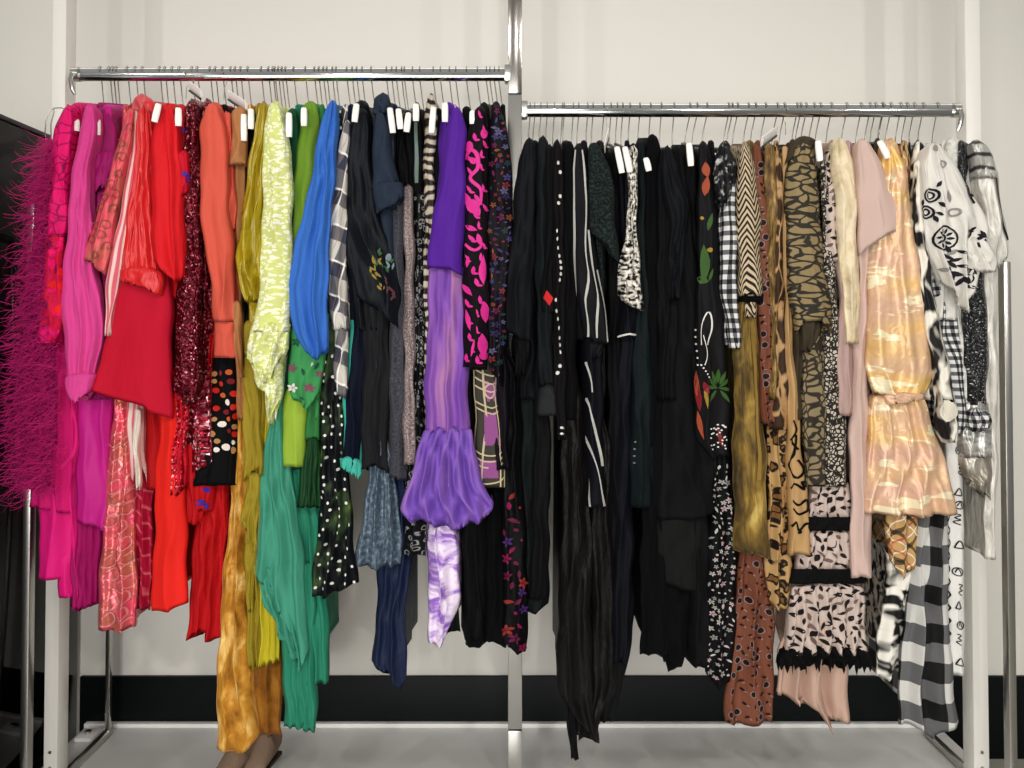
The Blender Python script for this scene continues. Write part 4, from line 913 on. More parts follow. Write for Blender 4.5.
G('shirt', 'shirt', 'black shirt with bold white vertical pinstripes on a flared sleeve', 578, 'R', [
  ('body', m_pin, [(143, 571, 588), (340, 574, 592)], 2.8, {}),
  ('sleeve', m_pin, [(144, 572, 585), (180, 572, 589), (240, 573, 596), (290, 576, 602), (342, 584, 609)], 4.5, dict(kind='tube', wob=.25, folds=(1, .002), hem=[(0, 338), (1, 345)],
    marks=[(m_wst, [curve([(574.5, 150), (575, 220), (576, 280), (577, 320)], .9), curve([(583, 150), (586, 230), (587, 290), (588, 337)], .9), curve([(589, 230), (595, 285), (599, 338)], .8), curve([(597, 270), (603, 305), (607, 342)], .6)])])),
  ('cuff', m_pin, [(338, 586, 606), (350, 586, 605), (358, 590, 600)], 4.0, dict(kind='tube', folds=(3, .004)))], None)
G('dress', 'dress', 'black wrap dress with curving white diagonal stripes under the pinstripe sleeve', 584, 'R', [
  ('skirt', m_b5, pre(584, 'R', [(330, 583, 602), (420, 586, 603), (508, 589, 605)], 4), 3.4, dict(folds=(1, .003), marks=[(m_wst, [curve([(586, 362), (590, 378), (592, 392)], 1), curve([(586, 398), (593, 415), (600, 445), (602, 466)], 1), curve([(586, 436), (595, 462), (603, 506)], 1), curve([(587, 476), (589, 492), (591, 507)], .9)])]))], 'hanger carrying the diagonal striped wrap dress')
m_fz = M('black_green_boucle', (20, 27, 26), blotch([(10, 14, 14), (22, 29, 28), (52, 64, 60)], 170, 1, 1, .004), rough=.95, weave=120, wr=.6)
G('jacket', 'jacket', 'fuzzy black green boucle jacket with a slanted three quarter sleeve', 594, 'R', [
  ('body', m_fz, [(144, 585, 602), (180, 585, 604), (300, 588, 606)], 3.1, {}),
  ('sleeve', m_fz, [(143, 586, 602), (165, 587, 609), (190, 588, 614), (225, 589, 617), (260, 592, 619)], 5.2, dict(kind='tube', folds=(1.2, .004), hem=[(0, 228), (.4, 240), (1, 264)]))], None)
G('dress', 'dress', 'black satin dress with a ruched column skirt and trailing tie', 566, 'R', [
  ('skirt', m_b4, pre(566, 'R', [(400, 560, 588), (500, 562, 592), (570, 560, 593), (640, 556, 592), (700, 558, 596), (743, 574, 598)], 5), 2.3, dict(folds=(1.6, .005), hem=[(0, 690), (.3, 712), (.6, 738), (1, 744)])),
  ('tie', m_b2, [(680, 564, 576), (720, 566, 577), (760, 570, 578)], 1.9, T)], 'hanger carrying the ruched black satin dress')
G('dress', 'dress', 'black bias cut dress whose ragged hem hangs lowest over the skirting', 600, 'R', [
  ('skirt', m_b4, pre(600, 'R', [(440, 588, 612), (600, 590, 618), (680, 592, 620), (722, 580, 612)], 5), 1.8, dict(folds=(1.5, .005), hem=[(0, 742), (.3, 728), (.6, 736), (.8, 700), (1, 694)]))], 'hanger carrying the ragged-hem black dress')
for hx, top_, c_, ol, L, lb, tp in (
  (612, 148, m_b2, [(150, 608, 619), (240, 608, 622), (440, 608, 624), (600, 606, 634), (640, 606, 634), (722, 600, 612)], 1.6, 'long black dress whose curved hem edges toward the white wall gap', (617, 146, 173, 4.6, 5)),
  (620, 148, m_b5, [(150, 617, 625), (330, 618, 638), (600, 612, 632), (664, 610, 626)], 2.0, 'navy black crepe dress behind the speckled sleeve', (625, 146, 172, 4.5, 5))):
    G('dress', 'dress', lb, hx, 'R', [('body', c_, ol, L, dict(folds=(1.3, .004)))], None, tp)
m_spk = M('ink_white_speckle', (16, 15, 15), blotch([(12, 12, 12), (14, 14, 14), (225, 218, 205), (240, 235, 225)], 95, 1, 1, .01, 2), rough=.5, wr=.3)
G('blouse', 'blouse', 'black and white speckled blouse with a belled sleeve end', 633, 'R', [
  ('body', m_b2, [(143, 627, 640), (300, 626, 640)], 2.6, {}),
  ('sleeve', m_spk, [(146, 629, 638), (190, 628, 637), (240, 625, 638), (280, 617, 640), (306, 617, 644)], 4.5, dict(kind='tube', folds=(1.6, .005), hem=[(0, 294), (.5, 306), (1, 311)]))], None)
G('top', 'top', 'black top edged with a thin white line below the speckled sleeve', 627, 'R', [
  ('body', m_b5, pre(627, 'R', [(310, 619, 638), (340, 619, 637)], 3), 3.4, dict(hem=[(0, 339), (.5, 335), (1, 336)], marks=[(m_white, [curve([(619.5, 337), (628, 334), (636, 335)], .9)])]))], 'hanger carrying the black top with white edge')
G('coat', 'coat', 'black teal crepe coat panel with four tiny buttons', 641, 'R', [
  ('body', M('black_teal', (16, 28, 30), rough=.7), pre(641, 'R', [(300, 634, 650), (420, 630, 654), (508, 630, 655)], 5), 2.8, dict(folds=(1.2, .003), marks=[(M('grey_button', (120, 120, 120), rough=.4), [dot(635, y, .9) for y in (442, 449, 456, 463)])]))], 'hanger carrying the black teal coat')
G('dress', 'dress', 'black velvet dress with a sparkling neckline and white arm end', 652, 'R', [
  ('body', m_bv, [(134, 644, 661), (160, 643, 664), (330, 644, 664), (640, 640, 668), (655, 641, 666)], 2.4, dict(folds=(2, .004)))], None, (646, 157, 171, 4.6, 3))
G('blouse', 'blouse', 'black blouse with a pointed ruffled shoulder', 664, 'R', [
  ('body', m_b2, [(148, 658, 672), (200, 656, 678), (400, 658, 680)], 3.3, dict(folds=(2, .006))),
  ('ruffle', m_b1, [(146, 662, 672), (180, 662, 682), (200, 664, 692), (235, 668, 684), (300, 670, 682)], 4.4, dict(kind='tube', folds=(2, .007)))], None)
G('coat', 'coat', 'long black wool coat with a broad tiered hem', 676, 'R', [
  ('body', m_b2, [(145, 668, 684), (200, 668, 690), (300, 664, 702), (400, 661, 712), (460, 659, 720), (518, 657, 723)], 2.9, dict(folds=(1.6, .006), hem=[(0, 519), (.5, 521), (1, 511)])),
  ('tier', M('black_tier', (31, 31, 31), rough=.85), [(505, 654, 705), (592, 651, 702)], 2.4, dict(kind='tube', folds=(1.3, .004), hem=[(0, 581), (.5, 588), (1, 593)])),
  ('lining', m_bv, [(560, 642, 700), (620, 642, 688), (672, 650, 684)], 1.6, dict(kind='tube', folds=(1.6, .007), hem=[(0, 654), (.45, 658), (.55, 672), (.9, 668), (1, 650)]))], None)
G('dress', 'dress', 'black sheer dress with a curved white arm end at the shoulder', 690, 'R', [
  ('body', m_b2, [(142, 682, 697), (200, 682, 698), (400, 684, 700), (560, 690, 712), (668, 694, 712)], 2.0, {})], None, (689, 142, 166, 4.9, 2))
m_trop = M('tropical_black', (26, 24, 27), rough=.65, wr=.25)
tc_ = lambda n, c: M('tropical_'+n, c, rough=.6)
trop = [(tc_('orange', (165, 76, 48)), [leaf(706, 170, 16, 4, 80), leaf(706, 186, 20, 3.5, 95), leaf(697, 385, 30, 2.3, 85), leaf(701, 425, 30, 2, 78)]),
        (tc_('red', (126, 28, 34)), [leaf(698, 395, 34, 2.6, 84), leaf(705, 388, 14, 3, 70), leaf(721, 438, 20, 1.6, 80)]),
        (tc_('yellow', (165, 136, 50)), [leaf(705, 398, 22, 2.2, 80), dot(703, 218, 1.8), dot(709, 250, 2.4)]),
        (tc_('pink', (160, 50, 84)), [leaf(706, 390, 8, 2, 40)]),
        (tc_('green', (58, 92, 40)), [leaf(704, 264, 40, 4.5, 92), leaf(709, 222, 18, 2, 100), leaf(702, 280, 12, 4, 20), leaf(710, 275, 14, 2, 110)]+[leaf(719+7*math.cos(a), 388+12*math.sin(a), 15, 1.8, math.degrees(math.atan2(12*math.sin(a), 7*math.cos(a)))) for a in (-2.6, -2.1, -1.57, -1, -.5, .1, 3.2, .8, 2.4)]),
        (m_white, [curve([(702, 345), (704, 325), (708, 312), (712, 330), (710, 345)], .5), curve([(703, 365), (708, 350), (706, 335)], .5)]+[dot(697, y, .9) for y in range(330, 372, 7)]+[dot(700+k*2, 365+k*3, .9) for k in range(5)]
          +[dot(714+rs.uniform(0, 13), rs.uniform(425, 450), .9, 6) for _ in range(30)])]
G('dress', 'dress', 'black tropical print dress with palm leaf and orange parrot feathers', 703, 'R', [
  ('body', m_trop, [(141, 696, 710), (170, 698, 714), (300, 696, 724), (400, 694, 729), (440, 697, 730), (462, 703, 730)], 3.9, dict(folds=(1.3, .004), hem=[(0, 440), (.3, 460), (1, 456)], marks=trop))], None)
m_bwf = M('black_ditsy_floral', (14, 14, 15), rough=.65)
G('skirt', 'skirt', 'black skirt with small white blossom print under the tropical dress', 711, 'R', [
  ('skirt', m_bwf, pre(711, 'R', [(440, 712, 729), (500, 710, 733), (560, 708, 737), (640, 708, 735), (684, 706, 732)], 4), 2.6, dict(marks=garden([(464, 714, 728), (500, 712, 732), (560, 710, 735), (680, 708, 731)], 150, 5, 12, [(200, 196, 188), (206, 176, 180), (150, 150, 146), (190, 186, 178)], (1.8, 3.6)), folds=(1.6, .005), hem=[(0, 672), (.5, 690), (1, 682)]))], 'hanger carrying the white blossom skirt')
m_bws = M('black_white_scarf', (22, 22, 24), blotch([(14, 14, 16), (20, 20, 22), (30, 30, 32), (190, 188, 184)], 60, 1, 1, .03, 2), rough=.45, wr=.6)
m_ging = M('black_white_gingham', (225, 224, 220), check((96, 96, 98), (22, 22, 24), 46), rough=.7)
G('shirt', 'shirt', 'small black and white check shirt with a printed scarf at its shoulder', 722, 'R', [
  ('body', m_ging, [(150, 716, 732), (345, 722, 738)], 3.2, {}),
  ('scarf', m_bws, [(141, 717, 734), (160, 714, 737), (190, 714, 738), (210, 717, 728)], 4.7, dict(kind='tube', folds=(2.2, .006), hem=[(0, 200), (.4, 212), (1, 184)])),
  ('sleeve', m_ging, [(182, 722, 738), (220, 720, 738), (300, 722, 739), (330, 728, 740), (349, 730, 740)], 4.5, dict(kind='tube', folds=(1, .003)))], None)
m_zeb = M('cream_black_chevron', (206, 184, 150), chevron((28, 24, 22), 62, 26, .75), rough=.6, wr=.3)
G('blouse', 'blouse', 'beige and black chevron blouse with dark fur edging at the elbow', 746, 'R', [
  ('body', m_zeb, [(141, 738, 756), (310, 740, 762)], 3.1, {}),
  ('sleeve', m_zeb, [(142, 738, 752), (170, 737, 757), (220, 737, 761), (280, 738, 763), (296, 738, 763)], 5, dict(kind='tube', folds=(1.1, .003))),
  ('cuff', m_bv, [(290, 739, 763), (302, 741, 763)], 4.9, dict(kind='tube')),
  ('lower_sleeve', m_zeb, [(300, 744, 759), (318, 746, 757)], 4.8, T)], None)
m_brz = M('bronze_panne_velvet', (130, 106, 46), blotch([(44, 36, 22), (84, 66, 34), (140, 112, 50), (196, 168, 92)], 14, 1.4, .5, .06), rough=.5, sheen=.5, wr=.9, wscale=24)
m_gold = M('gold_edge', (176, 140, 70), rough=.4, metal=.3)
G('dress', 'dress', 'bronze panne velvet dress with a straight hem and gold edging', 750, 'R', [
  ('skirt', m_brz, pre(750, 'R', [(300, 738, 757), (350, 734, 760), (450, 733, 766), (555, 734, 770)], 5), 3.9, dict(folds=(1.8, .005), hem=[(0, 551), (1, 560)], marks=[(m_gold, [curve([(751, 322), (754, 360), (757, 420), (760, 480)], 1.6)])]))], 'hanger carrying the bronze velvet dress')
m_rust = M('russet_print', (124, 72, 52), rough=.6, wr=.45)
m_rdk, m_rgy = M('russet_motif_dark', (44, 26, 24), rough=.6), M('russet_motif_grey', (150, 126, 122), rough=.6)
def russet(ol, n, mind, seed):
    r = random.Random(seed); A = []; B_ = []
    for k, (x, y) in enumerate(scat(ol, n, mind, seed)):
        if k % 3 == 0: A.append(dot(x, y, 2.2, 8, 1.3)); B_.append(ringm(x, y, 2.8, .35, 10, 1.2))
        else: A.append(leaf(x, y, r.uniform(3, 6), 1.0, r.uniform(0, 180))); B_.append(leaf(x+2, y+1.5, 3, .6, r.uniform(0, 180)))
    return [(m_rdk, A), (m_rgy, B_)]
G('dress', 'dress', 'long russet brown dress with sparse dark motifs down to the platform', 756, 'R', [
  ('body', m_rust, [(144, 750, 762), (200, 754, 766), (300, 758, 774), (424, 762, 774)], 4.1, dict(marks=russet([(160, 753, 763), (300, 759, 773), (420, 763, 773)], 45, 6, 3))),
  ('skirt', m_rust, pre(758, 'R', [(530, 738, 770), (600, 736, 773), (650, 732, 775), (690, 724, 774), (725, 726, 771)], 3), 2.2, dict(marks=russet([(562, 738, 771), (650, 735, 773), (722, 728, 770)], 85, 6.5, 4), folds=(1.8, .008), hem=[(0, 722), (.4, 727), (1, 723)]))], None)
m_brn = M('brown_gold_print', (116, 90, 52), blotch([(52, 36, 24), (110, 84, 46), (180, 148, 92)], 60, 1.2, .4, .03), rough=.5, wr=.4)
m_leo = M('leopard_tan', (186, 148, 96), rings((30, 20, 14), 52, .26, .50, .02, (120, 78, 40), 1, .8), rough=.6, wr=.3)
m_snk = M('snake_brown', (58, 40, 28), cells((176, 140, 96), 30, .07, 1, .45, .02), rough=.6)
G('blouse', 'blouse', 'brown and gold rubbed print blouse beside the russet shoulder', 768, 'R', [
  ('body', m_brn, [(143, 762, 776), (170, 764, 778), (300, 766, 778), (400, 770, 780)], 4.2, {})], None)
G('dress', 'dress', 'leopard print dress with a dark snake pattern bodice', 776, 'R', [
  ('body', m_snk, [(150, 773, 783), (200, 774, 784), (300, 770, 784), (430, 768, 790)], 4.0, {}),
  ('skirt', m_leo, pre(776, 'R', [(420, 768, 790), (500, 767, 790), (560, 765, 792), (612, 768, 789)], 3), 2.9, dict(folds=(1.8, .006), hem=[(0, 600), (.5, 614), (1, 606)]))], None)
m_cml = M('camel_satin', (196, 156, 104), rough=.6, wr=.2)
m_ebk = M('black_cord', (18, 15, 14), rough=.6)
G('dress', 'dress', 'camel sheath dress with looping black cord embroidery above the hem', 787, 'R', [
  ('body', m_cml, [(146, 782, 788), (300, 784, 790), (360, 786, 795), (430, 787, 801), (500, 787, 808), (555, 789, 813)], 3.7, dict(folds=(1, .004), hem=[(0, 556), (1, 555)],
    marks=[(m_ebk, [curve([(790, 440), (797, 436), (796, 455), (790, 465), (797, 478), (803, 470), (799, 460)], 1.1), curve([(790, 488), (796, 484), (803, 490), (801, 482), (806, 486)], 1.0), curve([(793, 500), (800, 505), (806, 500), (807, 510), (800, 514), (793, 508)], 1.1), curve([(790, 526), (796, 522), (800, 530), (806, 524), (812, 525)], 1.2), dot(801, 532, 2), curve([(792, 420), (797, 430), (793, 440), (800, 450)], 1.0)])]))], None)
m_camo = M('olive_tiger_camo', (146, 126, 88), cells((44, 42, 36), 40, .115, .62, 1.5, .035, wsc=26), rough=.7, wr=.35)
m_olk = M('dark_olive_knit', (66, 58, 44), rough=.9, wr=.4)
m_lg = M('olive_leopard', (138, 122, 90), cells((46, 40, 34), 62, .13, 1, .9, .02), rough=.7)
m_fin = M('ivory_black_dotted', (200, 190, 172), cells((36, 32, 30), 120, .16, 1, 1, .012), rough=.7)
G('blouse', 'blouse', 'olive tiger camouflage blouse with a broad half sleeve', 800, 'R', [
  ('body', m_olk, [(139, 786, 800), (160, 785, 806), (420, 794, 812)], 3.3, {}),
  ('collar', m_olk, [(136, 796, 814), (150, 788, 816), (160, 787, 800)], 4.6, dict(kind='tube', hem=[(0, 166), (.5, 152), (1, 148)])),
  ('sleeve', m_camo, [(143, 792, 816), (170, 787, 818), (220, 786, 820), (270, 788, 826), (310, 792, 832), (330, 796, 833)], 5.2, dict(kind='tube', folds=(1.2, .004), hem=[(0, 334), (.3, 322), (.6, 320), (1, 332)])),
  ('undersleeve', m_olk, [(318, 798, 822), (336, 800, 818), (352, 802, 812)], 4.7, dict(kind='tube', folds=(2, .005)))], None, (818, 140, 161, 5.6, 2))
G('dress', 'dress', 'olive leopard print dress under the camouflage sleeve', 808, 'R', [
  ('skirt', m_lg, pre(808, 'R', [(310, 800, 826), (400, 802, 828), (487, 803, 830)], 4), 3.8, dict(folds=(1, .003)))], 'hanger carrying the olive leopard dress')
G('dress', 'dress', 'ivory and black finely dotted sheath beside the olive leopard dress', 822, 'R', [
  ('body', m_fin, [(160, 820, 830), (290, 824, 838), (400, 823, 845), (487, 823, 847)], 3.9, dict(folds=(1, .003)))], None)
m_pkf = M('blush_leaf_floral', (214, 194, 182), rough=.55, wr=.4)
m_lfd, m_lfg = M('leaf_espresso', (44, 34, 34), rough=.6), M('leaf_taupe', (120, 98, 92), rough=.6)
def leaves(ol, n, mind, seed, l=(6, 11), ms=None):
    r = random.Random(seed); P_ = scat(ol, n, mind, seed); A = []; B_ = []
    for k, (x, y) in enumerate(P_): (A if k % 4 else B_).append(leaf(x, y, r.uniform(*l), r.uniform(1.4, 2.3), r.uniform(-80, 80)))
    for k in range(0, len(P_)-3, 5): A.append(curve([P_[k], ((P_[k][0]+P_[k][0]+9)/2, P_[k][1]-3), (P_[k][0]+6, P_[k][1]-9)], .45))
    return [((ms or (m_lfd, m_lfg))[0], A), ((ms or (m_lfd, m_lfg))[1], B_)]
m_lace = M('black_lace', (12, 11, 12), rough=.8, weave=200)
G('dress', 'dress', 'blush dress with dark leaf print tiers, black ribbon bands and lace hem', 826, 'R', [
  ('bodice', m_pkf, [(150, 823, 834), (200, 824, 838), (262, 826, 840)], 4.1, dict(marks=leaves([(150, 823, 834), (262, 826, 840)], 22, 7, 7))),
  ('tier', m_pkf, [(478, 812, 850), (500, 809, 852), (524, 806, 854)], 3.0, dict(marks=leaves([(478, 812, 850), (500, 809, 852), (524, 806, 854)], 34, 6.5, 1), kind='tube', depth=.07, folds=(5, .005))),
  ('ribbon_band', m_lace, [(517, 806, 854), (531, 804, 856)], 3.7, dict(kind='tube', top='flat', depth=.08, folds=(3, .002))),
  ('tier', m_pkf, [(528, 802, 857), (550, 798, 860), (574, 794, 862)], 3.0, dict(marks=leaves([(528, 802, 857), (550, 798, 860), (574, 794, 862)], 40, 6.5, 2), kind='tube', depth=.08, folds=(5, .006))),
  ('ribbon_band', m_lace, [(569, 793, 862), (584, 790, 864)], 3.7, dict(kind='tube', top='flat', depth=.09, folds=(3, .002))),
  ('tier', m_pkf, [(582, 792, 863), (620, 789, 865), (655, 786, 868)], 3.0, dict(marks=leaves([(582, 792, 863), (620, 789, 865), (655, 786, 868)], 80, 6.5, 3), kind='tube', depth=.09, folds=(6, .008))),
  ('lace_trim', m_lace, [(646, 782, 869), (660, 779, 870), (668, 778, 870)], 3.1, dict(kind='tube', depth=.10, jag=9, folds=(7, .007)))], None)
m_bei = M('nude_chiffon', (222, 186, 166), rough=.7, wr=.25, trans=.2)
G('skirt', 'skirt', 'pale nude chiffon skirt flowing out below the black lace hem', 832, 'R', [
  ('skirt', m_bei, pre(832, 'R', [(600, 800, 845), (650, 778, 848), (700, 775, 850), (732, 800, 852)], 4), 2.0, dict(folds=(3.2, .014), hem=[(0, 694), (.3, 704), (.48, 712), (.6, 733), (.72, 724), (1, 722)]))], 'hanger carrying the nude chiffon skirt')
m_crm = M('cream_rose_burnout', (214, 196, 160), blotch([(150, 142, 96), (206, 186, 150), (226, 212, 180), (220, 184, 164)], 22, 1.3, .7, .05), rough=.6, wr=.4, sheen=.2)
m_lace2 = M('dusty_pink_silk', (190, 158, 150), rough=.5, wr=.4)
G('blouse', 'blouse', 'cream blouse with faded olive and rose burnout flowers', 841, 'R', [
  ('body', m_crm, [(138, 828, 850), (200, 834, 856), (300, 842, 862)], 3.4, {}),
  ('sleeve', m_crm, [(138, 828, 850), (165, 830, 855), (220, 836, 858), (280, 840, 860), (344, 846, 861)], 5.0, dict(kind='tube', folds=(1.6, .004)))], None)
G('dress', 'dress', 'dusty pink silk dress seen as a slim strip beside the cream blouse', 848, 'R', [
  ('body', m_lace2, pre(848, 'R', [(200, 836, 846), (300, 838, 850), (412, 838, 855), (416, 840, 853)], 3), 4.3, dict(folds=(1.4, .005)))], None)
m_blush = M('blush_knit', (216, 186, 174), rough=.9, wr=.25, sheen=.15)
G('jumper', 'jumper', 'blush pink knitted jumper with a wide slanting short sleeve', 860, 'R', [
  ('body', m_blush, [(140, 852, 872), (200, 856, 880), (280, 858, 870), (400, 850, 868), (578, 850, 872)], 3.9, dict(folds=(1.3, .004))),
  ('sleeve', m_blush, [(139, 852, 872), (165, 854, 884), (200, 858, 896), (225, 861, 905), (240, 860, 900)], 5.6, dict(kind='tube', folds=(1.1, .005), hem=[(0, 256), (.4, 240), (1, 229)]))], None)
G('blouse', 'blouse', 'olive silk blouse with a cream hanger end beside the blush jumper', 877, 'R', [
  ('body', m_olk, [(138, 872, 884), (180, 872, 886), (520, 872, 886)], 3.0, {})], None, (880, 140, 158, 5.2, 8))
m_pch = M('peach_gold_lame', (226, 184, 150), lambda b, c: (lambda v: b.mix(b.step(b.noise(b.warp(b.uv(.9, 2.6), .05, 12), 9, 4, .6), .585, .015),
    b.ramp(b.noise(b.warp(b.uv(.25, 1.5), .03, 10), 7, 1), [(.34, lin((214, 174, 152))), (.5, lin((220, 182, 142))), (.62, lin((224, 182, 108)))]), lin((240, 226, 190))))(0), rough=.38, metal=.2, wr=1.0, wscale=15, aniso=(1.2, 1.0))
G('dress', 'dress', 'peach and gold metallic dress with balloon sleeve and full skirt', 893, 'R', [
  ('bodice', m_pch, [(138, 882, 900), (200, 878, 912), (400, 872, 930)], 3.2, {}),
  ('sleeve', m_pch, [(140, 881, 896), (170, 880, 908), (220, 875, 915), (270, 869, 920), (330, 867, 932), (365, 868, 936), (388, 872, 933), (398, 878, 924)], 5.0, dict(kind='tube', folds=(2.2, .006), hem=[(0, 392), (.5, 402), (1, 396)])),
  ('cuff', m_pch, [(392, 884, 924), (402, 884, 925), (407, 890, 920)], 5.4, dict(kind='tube', folds=(2, .002), hem=[(0, 406), (1, 400)])),
  ('skirt', m_pch, [(392, 874, 922), (410, 871, 930), (450, 868, 942), (490, 864, 953), (516, 862, 959)], 4.4, dict(kind='tube', depth=.09, folds=(3.4, .009), hem=[(0, 513), (.5, 518), (1, 515)]))], None)
m_tan = M('tan_tartan', (196, 156, 100), plaid([(0, 22, .16, (40, 34, 32), .8, 0), (1, 22, .16, (40, 34, 32), .8, 0), (0, 22, .05, (235, 225, 205), .9, .012), (1, 22, .05, (235, 225, 205), .9, .012), (0, 11, .04, (170, 50, 40), .7, .03), (1, 11, .04, (170, 50, 40), .7, .03)], rot=.75), rough=.75)
G('shirt', 'shirt', 'tan tartan shirt whose pointed tail shows under the peach skirt', 903, 'R', [
  ('body', m_tan, [(140, 899, 909), (200, 902, 916), (300, 908, 920), (500, 884, 920), (560, 888, 918), (580, 894, 912)], 3.05, dict(hem=[(0, 560), (.5, 582), (1, 564)]))], None)
m_dam = M('black_white_damask', (228, 224, 212), blotch([(20, 20, 20), (24, 24, 24), (226, 222, 210), (235, 230, 220)], 52, 1, .8, .05, 1), rough=.6)
G('skirt', 'skirt', 'black and cream scroll print skirt below the tan tartan tail', 909, 'R', [
  ('skirt', m_dam, pre(909, 'R', [(540, 888, 916), (600, 882, 914), (650, 877, 906), (680, 876, 898)], 3), 2.2, dict(hem=[(0, 676), (.5, 681), (1, 664)], folds=(1.4, .005)))], 'hanger carrying the scroll print skirt')
m_big = M('large_buffalo_check', (206, 204, 198), check((92, 92, 92), (20, 20, 20), 11.5, .013), rough=.75, wr=.25)
G('dress', 'dress', 'large black and white buffalo check dress reaching down to the platform', 918, 'R', [
  ('skirt', m_big, pre(918, 'R', [(500, 918, 951), (560, 912, 951), (620, 905, 951), (680, 899, 954), (722, 897, 959)], 3), 3.0, dict(folds=(2, .010), hem=[(0, 724), (.45, 731), (.65, 742), (.72, 736), (1, 722)]))], 'hanger carrying the buffalo check dress')
m_zbw = M('ivory_black_zebra', (232, 226, 212), blotch([(20, 18, 18), (26, 24, 24), (228, 222, 208), (236, 230, 218)], 26, 1.3, .75, .07, 1), rough=.5, wr=.4)
m_ivp = M('ivory_patch', (232, 224, 204), rough=.6)
G('blouse', 'blouse', 'ivory and black zebra blouse with a narrow sleeve ending in a rounded cuff', 917, 'R', [
  ('body', m_zbw, [(141, 910, 928), (180, 912, 928), (300, 914, 930), (400, 925, 945)], 3.7, {}),
  ('sleeve', m_zbw, [(160, 913, 926), (220, 914, 927), (280, 920, 934), (330, 926, 942), (380, 935, 953), (400, 937, 957), (430, 938, 958), (443, 944, 957)], 5.2, dict(kind='tube', folds=(1.4, .004), marks=[(m_ivp, [dot(948, 411, 8, 14, 1.35)]), (m_lace, [dot(944, 401, 1.6), dot(951, 401, 1.6)])]))], None)
m_g2 = M('fine_gingham', (225, 224, 220), check((98, 98, 100), (24, 24, 26), 58), rough=.7)
G('dress', 'dress', 'fine black and white gingham dress with a small bow at the hip', 926, 'R', [
  ('body', m_g2, [(150, 922, 934), (260, 926, 950), (330, 932, 961), (380, 940, 969), (430, 948, 972)], 4.1, dict(folds=(1.3, .005), hem=[(0, 438), (.5, 436), (1, 418)])),
  ('bow', m_g2, [(408, 966, 985), (414, 964, 992), (426, 966, 992), (432, 972, 986)], 5.3, dict(kind='tube', folds=(2.5, .006)))], None)
m_wf = M('ivory_cotton', (234, 230, 220), rough=.75, wr=.6, wscale=22)
ink = M('ink_motif', (42, 36, 46), rough=.6); ink2 = M('grey_motif', (150, 146, 140), rough=.6)
wfm = [(ink, [ringm(946, 238, 12, .9, 18), ringm(946, 238, 3.2, .9)]+[leaf(946+7.2*math.cos(a), 238+7.2*math.sin(a), 6, 1.4, math.degrees(a)) for a in [k*PI/5 for k in range(10)]]
        +[ringm(931, 195, 6.5, 1.0), ringm(931, 195, 3.5, .8), ringm(927, 212, 6, 1.0), ringm(927, 212, 3, .9), leaf(938, 184, 8, 2, 130), leaf(940, 205, 9, 2, 40), leaf(938, 214, 9, 1.8, 20), leaf(934, 219, 8, 1.8, 70), leaf(923, 203, 8, 1.8, 90)]
        +[curve([(963, 175), (967, 184), (969, 194), (974, 203)], 1.0), leaf(968, 186, 6, 1.5, 20), leaf(971, 195, 6, 1.5, 20)]
        +[leaf(960+rs.uniform(-8, 14), 262+rs.uniform(-14, 26), 10, 1.7, rs.uniform(0, 180)) for _ in range(22)]+[leaf(978+rs.uniform(-8, 8), 232+rs.uniform(-6, 14), 9, 1.8, rs.uniform(0, 180)) for _ in range(8)]),
       (ink2, [leaf(934, 148, 9, 2.4, 60), ringm(943, 164, 3.6, .7), leaf(950, 196, 13, 2.2, 80), ringm(954, 212, 3.4, 1.0), leaf(944, 270, 10, 2, 10), leaf(955, 252, 9, 2, 140)])]
G('blouse', 'blouse', 'ivory cotton blouse with dark flower medallions and a big puffed sleeve', 937, 'R', [
  ('body', m_wf, [(144, 924, 946), (200, 926, 952), (320, 934, 960)], 4.3, {}),
  ('sleeve', m_wf, [(143, 924, 946), (160, 921, 955), (185, 920, 968), (210, 921, 982), (230, 924, 990), (250, 930, 988), (270, 938, 980), (300, 950, 974), (311, 956, 970)], 6.3, dict(kind='tube', depth=.07, folds=(2.6, .009), hem=[(0, 282), (.4, 300), (.6, 314), (1, 290)], marks=wfm)),
  ('ruffle', m_wf, [(236, 958, 984), (258, 960, 1000), (272, 964, 998)], 6.2, dict(kind='tube', folds=(3, .008)))], None)
m_gp = M('silver_floral_mesh', (196, 194, 186), blotch([(160, 158, 150), (206, 204, 196), (226, 224, 216)], 90, 1, 1, .01, 3), rough=.5, wr=.4)
G('blouse', 'blouse', 'pale silver grey lace blouse behind the ivory puffed sleeve', 952, 'R', [
  ('body', m_gp, [(137, 942, 966), (170, 944, 972), (220, 950, 978), (400, 956, 984)], 3.9, {})], None)
m_sprk = sequin('black_glitter', (16, 16, 18), 420, (190, 190, 190), .06, .2)
m_slv = M('silver_lame', (172, 170, 164), blotch([(110, 108, 104), (176, 174, 168), (225, 223, 216)], 50, .6, 1.5, .02), rough=.35, metal=.5, wr=.7)
m_clr = M('pewter_satin', (150, 142, 128), blotch([(86, 80, 72), (150, 142, 128), (214, 208, 196)], 14, .6, 1, .04), rough=.3, metal=.5, wr=.8)
G('dress', 'dress', 'black glitter top over a silver lame skirt with a pewter satin hem', 962, 'R', [
  ('bodice', m_sprk, pre(962, 'R', [(250, 958, 982), (300, 960, 988), (405, 966, 989)], 4), 4.5, dict(folds=(1, .004))),
  ('skirt', m_slv, [(398, 963, 990), (430, 963, 993), (458, 962, 993)], 4.3, dict(kind='tube', folds=(2, .004))),
  ('hem_panel', m_clr, [(452, 962, 993), (480, 966, 993), (500, 980, 992)], 4.1, dict(kind='tube', hem=[(0, 478), (.5, 492), (1, 501)], folds=(1.4, .005)))], 'hanger carrying the black glitter and silver dress')
m_ltr = M('white_letter_print', (236, 233, 226), rough=.6)
lt = []
